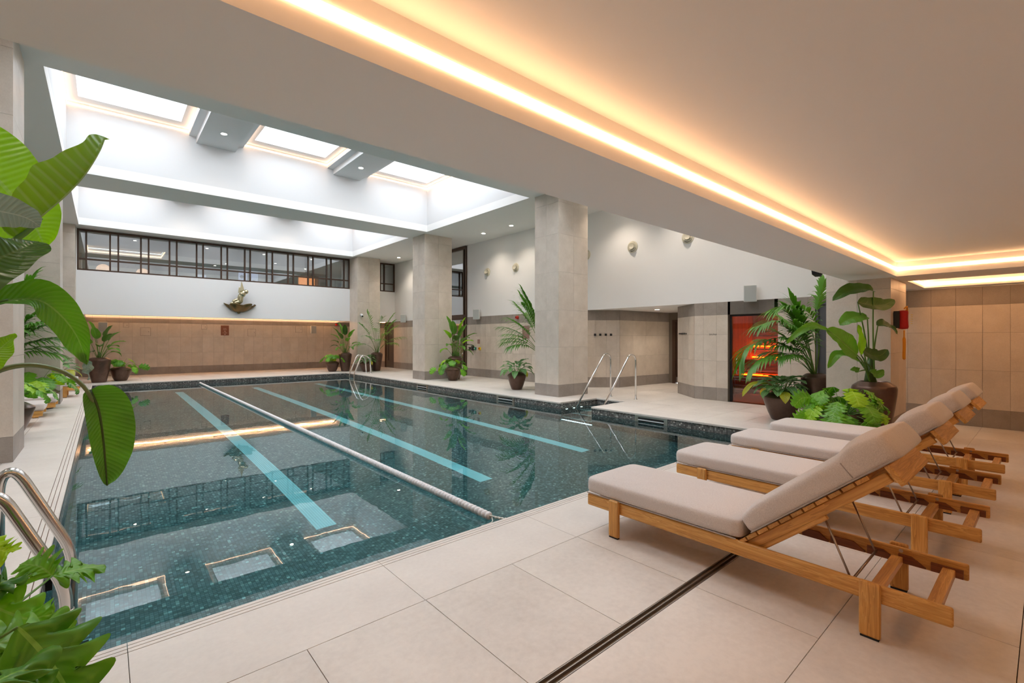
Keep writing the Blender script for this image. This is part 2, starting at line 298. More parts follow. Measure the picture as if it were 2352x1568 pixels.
def sharp(o, ang=40):
    me = o.data
    me.polygons.foreach_set('use_smooth', [True] * len(me.polygons))
    bm = bmesh.new(); bm.from_mesh(me); bmesh.ops.remove_doubles(bm, verts=bm.verts, dist=1e-5)
    for e in bm.edges:
        if len(e.link_faces) == 2 and e.calc_face_angle(0) > radians(ang): e.smooth = False
    bm.to_mesh(me); bm.free(); return o
def copy_tree(o, parent=None):
    c = o.copy(); C.objects.link(c); c.parent = parent
    for ch in list(o.children): copy_tree(ch, c)
    return c
def smoothcurve(pts, n):
    pts = [Vector(p) for p in pts]
    if len(pts) == 2: return [pts[0].lerp(pts[1], i / n) for i in range(n + 1)]
    P = [pts[0] * 2 - pts[1]] + pts + [pts[-1] * 2 - pts[-2]]; out = []; k = len(pts) - 1
    for i in range(n + 1):
        t = i / n * k; j = min(int(t), k - 1); u = t - j; a, b, c, d = P[j], P[j + 1], P[j + 2], P[j + 3]
        out.append(0.5 * ((2 * b) + (c - a) * u + (2 * a - 5 * b + 4 * c - d) * u * u + (3 * b - a - 3 * c + d) * u ** 3))
    return out
FWD = Vector((sin(YAW), cos(YAW), 0))
def pxw(p, wd):
    d = max(0.3, (Vector(p) - CAMP).dot(FWD)); return wd / d * 1076.2

# ------------------------------------------------------------------ tile sets: pieces parted from a setting surface
_tm = {}
def tile_box(sx, sy, sz, matname):
    key = (round(sx, 3), round(sy, 3), round(sz, 3), matname)
    if key not in _tm:
        mb = MB(); e = 0.0018; x, y, z = sx / 2, sy / 2, sz / 2
        mb.box(-x, x, -y, y, -z, z); _tm[key] = mb.mesh('tile', matname)
    return _tm[key]
def tiles(parent, lst, name='tile', limit=300, minpx=10):
    """lst: (centre, (sx,sy,sz), material)"""
    big = []; rest = {}
    lst = sorted(lst, key=lambda t: (Vector(t[0]) - CAMP).length)
    for c, s, mt in lst:
        wd = sorted(s)[1]
        if len(big) < limit and pxw(c, wd) >= minpx and (Vector(c) - CAMP).dot(FWD) > -0.5: big.append((c, s, mt))
        else: rest.setdefault(mt, []).append((c, s))
    for c, s, mt in big:
        o = bpy.data.objects.new(name, tile_box(*s, mt)); C.objects.link(o); o.parent = parent; o.location = c
    for mt, l in rest.items():
        mb = MB()
        for c, s in l: mb.box(c[0] - s[0] / 2, c[0] + s[0] / 2, c[1] - s[1] / 2, c[1] + s[1] / 2, c[2] - s[2] / 2, c[2] + s[2] / 2)
        o = mb.obj(name, mt, parent); o['kind'] = 'stuff'
GAP = 0.003; TH = 0.012
def wall_tiles_x(parent, xs, y0, y1, dirn, rows, wd, phase=0.0, holes=(), limit=300):
    """tiles on a plane x = xs, proud towards dirn (+1/-1)"""
    l = []; k0 = math.floor((y0 - phase) / wd); k = k0
    while phase + k * wd < y1:
        a = max(y0, phase + k * wd); b = min(y1, phase + (k + 1) * wd); k += 1
        if b - a < 0.015: continue
        for z0, z1, mt in rows:
            if any(a < h[1] - 0.01 and b > h[0] + 0.01 and z0 < h[3] - 0.01 and z1 > h[2] + 0.01 for h in holes): continue
            l.append(((xs + dirn * TH / 2, (a + b) / 2, (z0 + z1) / 2), (TH, b - a - GAP, z1 - z0 - GAP), mt))
    return l
def wall_tiles_y(parent, ys, x0, x1, dirn, rows, wd, phase=0.0, holes=()):
    l = []; k = math.floor((x0 - phase) / wd)
    while phase + k * wd < x1:
        a = max(x0, phase + k * wd); b = min(x1, phase + (k + 1) * wd); k += 1
        if b - a < 0.015: continue
        for z0, z1, mt in rows:
            if any(a < h[1] - 0.01 and b > h[0] + 0.01 and z0 < h[3] - 0.01 and z1 > h[2] + 0.01 for h in holes): continue
            l.append((((a + b) / 2, ys + dirn * TH / 2, (z0 + z1) / 2), (b - a - GAP, TH, z1 - z0 - GAP), mt))
    return l
ROWS = [(0, 0.29, 'band_stone'), (0.29, 0.9, 'limestone'), (0.9, 1.5, 'limestone'), (1.5, 1.94, 'limestone'), (1.94, 2.23, 'band_stone')]

# ================================================================== ROOM SHELL
PX0, PX1, PY0, PY1 = -0.27, 7.6, 2.80, 19.25
AX1, AY0, AY1 = 8.82, 6.22, 7.08        # step alcove
XR = 10.5
# floor sub-slab
mb = MB()
q = 0.03
for a in ((-4.6, PX0 - q, -4, 27), (PX0 - q, PX1 + q, -4, PY0 - q), (PX0 - q, PX1 + q, PY1 + q, 27), (PX1 + q, AX1 + q, PY0 - q, AY0 - q), (PX1 + q, AX1 + q, AY1 + q, 27), (PX1 + q, AX1 + q, -4, PY0 - q), (AX1 + q, 14.2, -4, 27)):
    mb.box(a[0], a[1], a[2], a[3], -0.25, -0.013)
floor = struct('floor', mb, 'grout', 'pale limestone deck around the pool')
# deck tiles
def in_pool(x, y): return (PX0 < x < PX1 and PY0 < y < PY1) or (PX1 - 0.01 < x < AX1 and AY0 < y < AY1)
dl = []
def rect(x0, x1, y0, y1, mt='deck_stone', zt=0.0):
    if x1 - x0 < 0.02 or y1 - y0 < 0.02: return
    dl.append((((x0 + x1) / 2, (y0 + y1) / 2, zt - 0.0065), (x1 - x0 - 0.0035, y1 - y0 - 0.0035, 0.013), mt))
# front deck
ys = [-3.0, -2.37, -1.76, -1.13, -0.52, 0.09, 0.71, 1.315]
for i in range(len(ys) - 1):
    k = -8
    while k * 1.22 - 0.53 < XR:
        off = 0.61 if i % 2 else 0.0
        rect(max(-4.5, k * 1.22 + 0.08 + off), min(XR, (k + 1) * 1.22 + 0.08 + off), ys[i], ys[i + 1]); k += 1
k = -8
while 0.69 + 0.612 * k < XR:
    rect(max(-4.5, 0.69 + 0.612 * k), min(XR, 0.69 + 0.612 * (k + 1)), 1.375, 2.2); k += 1
# left deck and right deck, back deck
y = 2.8; j = 0
while y < 23.2:
    y2 = min(23.2, y + 0.61)
    for x0, x1 in ((-4.5, -3.93), (-3.93, -2.71), (-2.71, -1.49), (-1.49, PX0 - 0.6)): rect(x0, x1, y, y2)
    o = 0.3 * (j % 2)
    for x0, x1 in ((8.2, 8.95 + o), (8.95 + o, 10.17), (10.17, XR)):
        if y2 > AY0 - 0.6 and y < AY1 + 0.6 and x0 < AX1 + 0.1:
            if y < AY0 - 0.6: rect(x0, AX1 + .12, y, AY0 - 0.6)
            if y2 > AY1 + 0.6: rect(x0, AX1 + .12, AY1 + 0.6, y2)
            x0 = AX1 + 0.12
        rect(x0, x1, y, y2)
    y = y2; j += 1
x = PX0 - 0.6
while x < 8.2:
    x2 = min(8.2, x + 0.61)
    rect(x, x2, PY1 + 0.6, 21.0); rect(x, x2, 21.0, 22.1); rect(x, x2, 22.1, 23.2); x = x2
rect(-4.5, PX0 - 0.6, 2.2, 2.8); rect(8.2, 9.4, 2.2, 2.8); rect(9.4, XR, 2.2, 2.8)
for xx in (XR, XR + 0.61, XR + 1.22, XR + 1.83, XR + 2.44, XR + 3.05):
    for yy in (5.3, 5.91, 6.52, 7.13, 7.74, 8.35): rect(xx, xx + 0.61, yy, min(yy + 0.61, 8.9))
tiles(floor, dl, 'tile', 280, 9)
# coping slabs with overflow slots (front and left), plain nosed slabs (right, far, alcove)
def coping(p0, p1, inward, width=0.6, slots=True):
    """slab from p0 to p1 (pool edge), body lies on the side opposite to inward"""
    p0 = Vector(p0); p1 = Vector(p1); inw = Vector(inward); mb = MB()
    if slots: prof = [(0, -0.045), (0, -0.006), (0.006, 0), (0.032, 0), (0.032, -0.008), (0.037, -0.008), (0.037, 0), (0.062, 0), (0.062, -0.008), (0.067, -0.008), (0.067, 0), (0.092, 0), (0.092, -0.008), (0.097, -0.008), (0.097, 0), (width - 0.002, 0), (width - 0.002, -0.045)]
    else: prof = [(-0.02, -0.035), (-0.02, -0.006), (-0.014, 0), (width - 0.002, 0), (width - 0.002, -0.035)]
    d = (p1 - p0).normalized() * 0.0015; a = p0 + d; b_ = p1 - d
    n = len(prof)
    for q in (a, b_):
        for u, z in prof: v = q - inw * u; mb.v.append((v.x, v.y, z))
    for i in range(n):
        j = (i + 1) % n; mb.f.append((i, j, n + j, n + i)); mb.m.append(1 if (slots and i in (4, 8, 12)) else 0)
    mb.f.append(tuple(range(n))); mb.m.append(0); mb.f.append(tuple(reversed(range(n, 2 * n)))); mb.m.append(0)
    o = mb.obj('coping_slab', ['coping_stone', 'groove_brown'], floor); bm = bmesh.new(); bm.from_mesh(o.data); bmesh.ops.recalc_face_normals(bm, faces=bm.faces); bm.to_mesh(o.data); bm.free()
k = -2
while 0.08 + 1.22 * k < 8.2:
    a, b_ = max(PX0 - 0.6, 0.08 + 1.22 * k), min(8.2, 0.08 + 1.22 * (k + 1)); k += 1
    if b_ > a + 0.02: coping((a, PY0, 0), (b_, PY0, 0), (0, 1, 0))
y = PY0
while y < PY1 + 0.6:
    y2 = min(y + 1.22, PY1 + 0.6); coping((PX0, y, 0), (PX0, y2, 0), (1, 0, 0)); y = y2
y = PY0
while y < PY1 + 0.6:
    y2 = min(y + 1.22, PY1 + 0.6)
    for a, b_ in ((y, min(y2, AY0)), (max(y, AY1), y2)):
        if b_ - a > 0.03: coping((PX1, a, 0), (PX1, b_, 0), (-1, 0, 0), 0.6, False)
    y = y2
x = PX0
while x < PX1:
    x2 = min(x + 1.22, PX1); coping((x, PY1, 0), (x2, PY1, 0), (0, -1, 0), 0.6, False); x = x2
coping((8.2, AY0, 0), (AX1, AY0, 0), (0, 1, 0), 0.6, False); coping((8.2, AY1, 0), (AX1, AY1, 0), (0, -1, 0), 0.6, False)
coping((AX1, AY0 - 0.6, 0), (AX1, AY1 + 0.6, 0), (-1, 0, 0), 0.12, False)
# linear drain
dr = thing('slot_drain', 'long narrow steel slot drain let into the front deck', 'drain')
mb = MB(); mb.box(-4.5, XR, 1.315, 1.375, -0.04, -0.030); mb.obj('channel', 'black_metal', dr)
for a, b_ in ((1.316, 1.321), (1.343, 1.348), (1.369, 1.3735)):
    mb = MB(); mb.box(-4.5, XR, a, b_, -0.03, 0.0005); mb.obj('edge_bar', 'drain_steel', dr)

# pool basin
Z0 = -1.35; WZ = -0.15
mb = MB()
mb.quad((PX0, PY0, Z0), (PX1, PY0, Z0), (PX1, PY1, Z0), (PX0, PY1, Z0), 0)
mb.quad((PX0, PY0, Z0), (PX0, PY0, -0.03), (PX1, PY0, -0.03), (PX1, PY0, Z0), 1)
mb.quad((PX0, PY1, Z0), (PX1, PY1, Z0), (PX1, PY1, -0.03), (PX0, PY1, -0.03), 1)
mb.quad((PX0, PY0, Z0), (PX0, PY1, Z0), (PX0, PY1, -0.03), (PX0, PY0, -0.03), 2)
mb.quad((PX1, PY0, Z0), (PX1, PY0, -0.03), (PX1, AY0, -0.03), (PX1, AY0, Z0), 2)
mb.quad((PX1, AY1, Z0), (PX1, AY1, -0.03), (PX1, PY1, -0.03), (PX1, PY1, Z0), 2)
# alcove walls and steps
mb.quad((PX1, AY1, Z0), (AX1, AY1, Z0), (AX1, AY1, -0.03), (PX1, AY1, -0.03), 1)
mb.quad((PX1, AY0, Z0), (PX1, AY0, -0.03), (AX1, AY0, -0.03), (AX1, AY0, Z0), 1)
mb.quad((AX1, AY0, Z0), (AX1, AY0, -0.03), (AX1, AY1, -0.03), (AX1, AY1, Z0), 2)
basin = struct('pool_basin', mb, ['mosaic_floor', 'mosaic_wall_x', 'mosaic_wall_y'], 'dark mosaic tiled swimming pool basin')
for k in range(4):
    x0 = PX1 + 0.02 + 0.30 * k; zt = -1.05 + 0.25 * k
    mb = MB(); mb.box(x0, AX1, AY0 + 0.002, AY1 - 0.002, zt - 0.25, zt, 0); mb.obj('pool_step', 'mosaic_floor', basin)
    mb = MB(); mb.box(x0 - 0.004, x0 + 0.028, AY0 + 0.01, AY1 - 0.01, zt, zt + 0.004); mb.obj('step_nosing', 'stripe_blue', basin)
for xx in (7.78, 8.03, 8.28):
    mb = MB(); mb.lathe([(0.024, 0), (0.024, 0.012), (0.0, 0.014)], 12, (xx, AY1, -0.22), 0, (0, -1, 0)); mb.obj('step_lamp', 'step_light', basin)
# near mosaic tiles as pieces
near = []
for i in range(66):
    for j in range(66):
        x = PX0 + CELL * (i + 0.55); y_ = PY0 + CELL * (j + 0.55); near.append((x, y_))
near.sort(key=lambda p: (p[0] + 0.05) ** 2 + (p[1] - 3.9) ** 2)
s = CELL * 0.9
hm = tile_box(s, s, 0.004, 'mosaic_tile')
for x, y_ in near[:300]:
    o = bpy.data.objects.new('mosaic_tile', hm); C.objects.link(o); o.parent = basin; o.location = (x, y_, Z0 + 0.003 + random.uniform(-.0005, .0005))
mb = MB()
for x, y_ in near[300:]:
    mb.box(x - s / 2, x + s / 2, y_ - s / 2, y_ + s / 2, Z0 + 0.001, Z0 + 0.005 + random.uniform(-.0004, .0004), 0, ('b',))
o = mb.obj('mosaic_tile', 'mosaic_tile', basin); o['kind'] = 'stuff'
mb = MB(); mb.quad((PX0, PY0, Z0 + 0.0012), (PX0 + CELL * 66, PY0, Z0 + 0.0012), (PX0 + CELL * 66, PY0 + CELL * 66, Z0 + 0.0012), (PX0, PY0 + CELL * 66, Z0 + 0.0012)); mb.obj('grout_bed', 'mosaic_grout', basin)
# lane stripes on the pool floor
for xs in (1.78, 3.92, 6.0):
    mb = MB(); wd = 0.105
    for r in range(8):
        for q in range(44):
            x0 = xs - wd + r * 2 * wd / 8; y0 = 5.03 + q * (13.0 / 44)
            mb.box(x0, x0 + 2 * wd / 8 - 0.0025, y0, y0 + 13.0 / 44 - 0.003, Z0 + 0.002, Z0 + 0.009, 0, ('b',))
    o = mb.obj('lane_stripe', 'stripe_blue', basin); o['label'] = 'pale blue tiled lane stripe'
# water
mb = MB(); mb.quad((PX0, PY0, WZ), (PX1, PY0, WZ), (PX1, PY1, WZ), (PX0, PY1, WZ)); mb.quad((PX1, AY0, WZ), (AX1, AY0, WZ), (AX1, AY1, WZ), (PX1, AY1, WZ))
o = mb.obj('pool_water', 'water'); tag(o, 'still clear blue-green water filling the pool', 'water', None, 'structure')
# skimmers on the right pool wall
for yy, lb in ((4.83, 'nearest the planters'), (8.98, 'below the second stone column'), (13.06, 'below the third stone column')):
    t = thing('pool_skimmer', 'grey metal skimmer slot in the pool edge ' + lb, 'skimmer', (PX1, yy, -0.105))
    mb = MB(); mb.box(-0.012, 0, -0.34, 0.34, -0.075, -0.045); mb.box(-0.012, 0, -0.34, 0.34, 0.035, 0.075); mb.box(-0.012, 0, -0.34, -0.27, -0.045, 0.035); mb.box(-0.012, 0, 0.27, 0.34, -0.045, 0.035); mb.obj('frame', 'steel', t)
    mb = MB(); mb.box(-0.003, 0.0, -0.27, 0.27, -0.045, 0.035); mb.obj('opening', 'black_metal', t)
    mb = MB(); mb.box(-0.02, -0.003, -0.27, 0.27, -0.02, -0.004); mb.obj('flap', 'tread_white', t)

# ---------------- walls
ROOMZ = 4.98
# right wall upper (white) and lower tiled
mb = MB(); mb.box(XR, XR + 0.25, -4, 14.68, 2.23, ROOMZ); mb.box(XR, XR + 0.25, 16.07, 20.6, 2.23, ROOMZ); mb.box(XR, XR + 0.25, 20.6, 23.3, 2.23, ROOMZ)
wr = struct('wall_right', mb, 'white_plaster', 'tall white wall above a tiled dado on the right')
mb = MB()
for a, b_ in ((-4, 2.4), (3.02, 3.69), (4.72, 5.5), (8.84, 14.68), (16.07, 20.69), (21.66, 23.3)): mb.box(XR, XR + 0.25, a, b_, 0, 2.23)
mb.box(XR, XR + 0.25, 3.69, 4.72, 1.94, 2.23); mb.box(XR, XR + 0.25, 2.4, 3.02, 2.12, 2.23); mb.box(XR, XR + 0.25, 20.69, 21.66, 2.1, 2.23)
wrl = struct('wall_right_lower', mb, 'grout', 'limestone tiled lower wall on the right')
holes = [(3.69, 4.72, 0, 1.94), (2.4, 3.02, 0, 2.12), (5.5, 8.84, 0, 3), (14.68, 16.07, 0, 3), (20.69, 21.66, 0, 2.1)]
l = []
seg = [(-3, 2.4), (3.02, 3.69), (3.69, 4.72), (4.72, 5.5), (8.84, 14.68), (16.07, 20.69), (21.66, 23.2)]
for a, b_ in seg: l += wall_tiles_x(wrl, XR, a, b_, -1, ROWS, 0.305, 0.40 - 0.305 * 20, holes)
# head pieces over openings
l += wall_tiles_x(wrl, XR, 3.69, 4.72, -1, [(1.94, 2.23, 'band_stone')], 0.305, 0.40)
tiles(wrl, l, 'tile', 290, 8)
# back lower wall
mb = MB(); mb.box(-4.6, 14.0, 23.2, 23.4, 0, 2.5)
wb = struct('wall_back', mb, 'grout', 'warm lit limestone wall under the gallery')
tiles(wb, wall_tiles_y(wb, 23.2, -4.5, XR, -1, [(0, .29, 'band_stone'), (.29, .84, 'limestone'), (.84, 1.47, 'limestone'), (1.47, 2.02, 'limestone'), (2.02, 2.19, 'band_stone'), (2.19, 2.45, 'white_plaster')], 0.38, 0.44), 'tile', 200, 9)
# gallery front: white parapet wall, soffit
mb = MB(); mb.box(-4.6, XR, 20.6, 20.78, 2.2, 3.63); mb.box(-4.6, -0.66, 20.6, 20.78, 3.63, ROOMZ)
struct('wall_gallery', mb, 'white_plaster', 'white parapet wall below the gallery windows')
mb = MB()
# soffit under gallery with a light trough
for a in ((-4.6, XR, 20.78, 20.95), (-4.6, -0.5, 20.95, 23.2), (8.6, XR, 20.95, 23.2)): mb.box(a[0], a[1], a[2], a[3], 2.2, 2.5)
mb.box(-0.5, 8.6, 20.95, 23.2, 2.46, 2.5)
struct('ceiling_soffit', mb, 'white_plaster', 'low white soffit under the gallery')
t = thing('soffit_light', 'warm light line in the soffit under the gallery', 'light')
mb = MB(); mb.box(-0.45, 8.55, 23.15, 23.18, 2.345, 2.375); mb.obj('led_strip', 'led_soffit', t)
t = thing('soffit_light', 'short warm light line in the soffit above the far dark door', 'light')
mb = MB(); mb.box(9.3, 10.2, 21.0, 21.06, 2.18, 2.198); mb.obj('led_strip', 'led_soffit', t)
# left wall, rear walls (behind camera) and outer shell
mb = MB(); mb.box(-4.6, -4.5, -4, 23.3, 0, ROOMZ); wl = struct('wall_left', mb, 'white_plaster', 'pale wall of the left aisle')
tiles(wl, wall_tiles_x(wl, -4.5, 2.0, 23.2, 1, ROWS, 0.61, 0.0), 'tile', 60, 14)
mb = MB(); mb.box(-4.6, 14, -4.1, -4, 0, 2.6); struct('wall_front', mb, 'limestone')
# sauna, corridor and door recess walls
mb = MB()
def vwall(mb, p, q, z0, z1, th=0.12, side=1, mi=0):
    p = Vector(p); q = Vector(q); d = (q - p).normalized(); n = Vector((-d.y, d.x)) * th * side
    b4 = [p, q, q + n, p + n]
    if side < 0: b4 = b4[::-1]
    mb.hexa([(v.x, v.y, z0) for v in b4], [(v.x, v.y, z1) for v in b4], mi)
AL = [((10.5, 8.84), (11.24, 8.18)), ((11.24, 8.18), (13.6, 8.0)), ((11.2, 6.32), (10.5, 5.5)), ((13.75, 6.0), (11.2, 6.32))]
for p, q in AL: vwall(mb, p, q, 0, 2.23, 0.12, 1)
mb.box(13.62, 13.75, 6.0, 8.1, 2.0, 2.23); mb.box(13.62, 13.75, 7.86, 8.1, 0, 2.0)
wc = struct('wall_corridor', mb, 'grout', 'angled limestone walls of the shower corridor')
def slant_tiles(p, q, wd, rows, side, n0=0):
    p = Vector(p); q = Vector(q); Ln = (q - p).length; d = (q - p) / Ln; nrm = Vector((-d.y, d.x)) * side; ang = math.atan2(d.y, d.x); u = 0; k = 0
    while u < Ln - 0.01:
        u2 = min(Ln, u + wd)
        for z0, z1, mt in rows:
            c = p + d * (u + u2) / 2 + nrm * TH / 2
            o = bpy.data.objects.new('tile', tile_box(u2 - u - GAP, TH, z1 - z0 - GAP, mt)); C.objects.link(o); o.parent = wc; o.location = (c.x, c.y, (z0 + z1) / 2); o.rotation_euler = (0, 0, ang)
        u = u2
for (p, q), wd in zip(AL, (0.305, 0.6, 0.36, 0.6)): slant_tiles(p, q, wd, ROWS, -1)
mb = MB(); mb.hexa([(10.751, 5.3, 2.2305), (14.0, 5.3, 2.2305), (14.0, 9.1, 2.2305), (10.751, 9.1, 2.2305)], [(10.751, 5.3, 2.35), (14.0, 5.3, 2.35), (14.0, 9.1, 2.35), (10.751, 9.1, 2.35)])
struct('ceiling_corridor', mb, 'white_plaster', 'low white ceiling of the shower corridor')
def downlight(x, y, z, lab, watt=DOWN_W, r=0.062, spot=75, grp=None):
    t = thing('downlight', lab, 'ceiling light', (x, y, z), 0, grp)
    mb = MB(); mb.lathe([(r + 0.016, 0.0), (r + 0.014, -0.005), (r, -0.004), (r, 0.0)], 20); sharp(mb.obj('trim_ring', 'white_metal', t))
    mb = MB(); mb.lathe([(0.0, -0.0035), (r, -0.0035)], 20); mb.obj('lens', 'downlight_glow', t)
    if watt:
        l = bpy.data.lights.new('downlight_lamp', 'SPOT'); l.energy = watt; l.color = (1.0, 0.84, 0.68); l.spot_size = radians(spot * 1.6); l.spot_blend = 0.8; l.shadow_soft_size = 0.06
        o = bpy.data.objects.new('lamp_bulb', l); C.objects.link(o); o.parent = t; o.location = (0, 0, -0.03)
    return t
for x, y_ in ((11.8, 7.3), (12.9, 7.2)): downlight(x, y_, 2.23, 'warm downlight hidden in the corridor ceiling, %s one' % ('first' if x < 12 else 'second'), 28)
# ---------------- big square columns
CROWS = [(0, .29, 'band_stone'), (.29, 1.2, 'limestone'), (1.2, 2.1, 'limestone'), (2.1, 3.02, 'limestone'), (3.02, 3.94, 'limestone'), (3.94, 4.7, 'limestone'), (4.7, ROOMZ, 'limestone')]
def column(x0, x1, y0, y1, lab, faces, top=ROOMZ):
    mb = MB(); mb.box(x0 + TH, x1 - TH, y0 + TH, y1 - TH, 0, top); c = struct('column', mb, 'grout', lab); l = []
    rows = [r for r in CROWS if r[0] < top - 0.02]; rows[-1] = (rows[-1][0], top, rows[-1][2])
    if 'l' in faces: l += wall_tiles_x(c, x0 + TH, y0, y1, -1, rows, (y1 - y0) / 2 + .001, y0)
    if 'r' in faces: l += wall_tiles_x(c, x1 - TH, y0, y1, 1, rows, (y1 - y0) / 2 + .001, y0)
    if 'f' in faces: l += wall_tiles_y(c, y0 + TH, x0, x1, -1, rows, (x1 - x0) / 2 + .001, x0)
    if 'k' in faces: l += wall_tiles_y(c, y1 - TH, x0, x1, 1, rows, (x1 - x0) / 2 + .001, x0)
    tiles(c, l, 'tile', 60, 6)
column(8.22, 9.26, 1.45, 2.22, 'square limestone column beside the tall planters', 'lfrk')
column(8.22, 9.30, 7.74, 8.56, 'square limestone column beside the pool steps', 'lfrk')
column(8.22, 9.32, 13.96, 14.78, 'square limestone column behind the middle of the pool', 'lfk')
column(8.30, 9.34, 19.75, 20.62, 'square limestone column at the far right pool corner', 'lfr')
column(-1.85, -0.78, 7.74, 8.72, 'limestone column at the left behind the big leaves', 'rfk')
column(-1.75, -0.71, 13.96, 14.78, 'limestone column on the left aisle, further back', 'rfk')
column(-1.75, -0.68, 20.0, 20.62, 'limestone column at the far left corner', 'rf')
# ---------------- ceilings
W0 = (2.42, 7.45); W1 = (8.68, 13.70); W2 = (14.97, 19.92); WX = (-0.6, 8.15); RZ = 6.41  # unseen near well, added on the column spacing to brighten the front deck
mb = MB(); T = 5.2
for a in ((-4.6, WX[0], 1.95, 23.3), (WX[1], XR + 0.25, 1.95, 23.3), (WX[0], WX[1], 1.95, W0[0]), (WX[0], WX[1], W0[1], W1[0]), (WX[0], WX[1], W1[1], W2[0]), (WX[0], WX[1], W2[1], 20.78)):
    mb.box(a[0], a[1], a[2], a[3], ROOMZ, T)
struct('ceiling', mb, 'ceiling_plaster', 'high white ceiling with long skylight wells')
for yw in (W0, W1, W2):
    mb = MB()
    mb.box(WX[0] - 0.1, WX[0], yw[0], yw[1], T, RZ + 0.35); mb.box(WX[1], WX[1] + 0.1, yw[0], yw[1], T, RZ + 0.35)
    mb.box(WX[0] - 0.1, WX[1] + 0.1, yw[0] - 0.1, yw[0], T, RZ + 0.35); mb.box(WX[0] - 0.1, WX[1] + 0.1, yw[1], yw[1] + 0.1, T, RZ + 0.35)
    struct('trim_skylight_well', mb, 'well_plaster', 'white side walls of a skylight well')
    mb = MB()
    for a, b_, c0, c1 in ((1.55, 2.71, 1.70, 2.54), (4.86, 6.07, 5.03, 5.83)):
        mb.box(a, b_, yw[0], yw[1], 6.33, RZ + 0.35); mb.box(c0, c1, yw[0], yw[1], 6.18, 6.33)
    mb.box(WX[0], WX[1], yw[0], yw[0] + 0.38, 6.33, RZ + 0.35)
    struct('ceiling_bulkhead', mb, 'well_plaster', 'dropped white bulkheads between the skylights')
    for a, b_ in SKY:
        y0, y1 = yw[0] + 0.38, yw[1]
        t = thing('skylight', '', 'skylight', ((a + b_) / 2, (y0 + y1) / 2, RZ)); cx_, cy_ = (a + b_) / 2, (y0 + y1) / 2
        where = ('left' if a < 0 else 'middle' if a < 5 else 'right'); t['label'] = '%s skylight with glowing edge in the %s ceiling well' % (where, 'added unseen near' if yw is W0 else 'nearer' if yw is W1 else 'farther')
        X0, X1, Y0, Y1 = a - cx_, b_ - cx_, y0 - cy_, y1 - cy_
        mb = MB(); e = 0.012
        for q in ((X0, X1, Y0, Y0 + e), (X0, X1, Y1 - e, Y1), (X0, X0 + e, Y0 + e, Y1 - e), (X1 - e, X1, Y0 + e, Y1 - e)): mb.box(q[0], q[1], q[2], q[3], -0.012, 0.012)
        mb.obj('led_strip', 'led_thin', t)
        i = 0.19; j = 0.37
        for q in ((X0, X1, Y0, Y0 + j), (X0, X1, Y1 - j, Y1), (X0, X0 + i, Y0 + j, Y1 - j), (X1 - i, X1, Y0 + j, Y1 - j)):
            mb = MB(); mb.box(q[0], q[1], q[2], q[3], 0.06, 0.12); mb.obj('frame', 'white_plaster', t)
        mb = MB()
        for q in ((X0 + i - 0.06, X0 + i, Y0 + j, Y1 - j), (X1 - i, X1 - i + 0.06, Y0 + j, Y1 - j), (X0 + i - 0.06, X1 - i + 0.06, Y0 + j - 0.06, Y0 + j), (X0 + i - 0.06, X1 - i + 0.06, Y1 - j, Y1 - j + 0.06)):
            mb.box(q[0], q[1], q[2], q[3], 0.12, 0.62)
        mb.obj('upstand', 'white_plaster', t)
downlight(2.11, 12.66, 6.18, 'round downlight on the left bulkhead of the nearer skylight well', 40)
downlight(5.42, 12.66, 6.18, 'round downlight on the right bulkhead of the nearer skylight well', 40)
downlight(2.13, 19.1, 6.18, 'round downlight on the left bulkhead of the farther skylight well', 40)
downlight(5.45, 19.1, 6.18, 'round downlight on the right bulkhead of the farther skylight well', 40)
downlight(9.72, 12.64, ROOMZ, 'ceiling downlight nearer the tall dark framed door', DOWN_W)
downlight(9.71, 11.19, ROOMZ, 'ceiling downlight nearest the second column', DOWN_W)
downlight(9.80, 18.86, ROOMZ, 'ceiling downlight before the small gallery window', DOWN_W)
downlight(9.80, 17.3, ROOMZ, 'ceiling downlight half behind the third column', DOWN_W)
for k, yy in enumerate((3.6, 5.6, 7.4)): downlight(9.75, yy, ROOMZ, 'ceiling downlight above the sauna side, number %s along' % ('one', 'two', 'three')[k], DOWN_W)
for k, yy in enumerate((4.6, 10.6, 16.8)): downlight(-2.6, yy, ROOMZ, 'ceiling downlight over the left aisle, %s' % ('near', 'middle', 'far')[k], DOWN_W)
# low ceiling over the loungers with lit tray
LZ = 2.25; TZ = 2.44; TX0, TX1, TY0, TY1 = -2.2, 8.13, -0.95, 1.37
mb = MB()
for a in ((-4.6, TX0, -4, 1.95), (TX1, XR, -4, -1.2), (TX0, TX1, TY1, 1.95), (TX0, TX1, -4, TY0), (TX1, 8.95, -1.2, 1.95), (8.95, 10.35, 1.38, 1.95), (10.35, XR, -1.2, 1.95)): mb.box(a[0], a[1], a[2], a[3], LZ, LZ + 0.3)
mb.box(-4.6, XR + 0.25, 1.75, 1.95, LZ + 0.3, ROOMZ)
mb.box(TX0 - .2, TX1 + .2, TY0 - .2, TY1 + .2, TZ, TZ + 0.1); mb.box(8.8, 10.45, -1.3, 1.5, LZ + 0.13, LZ + 0.2)
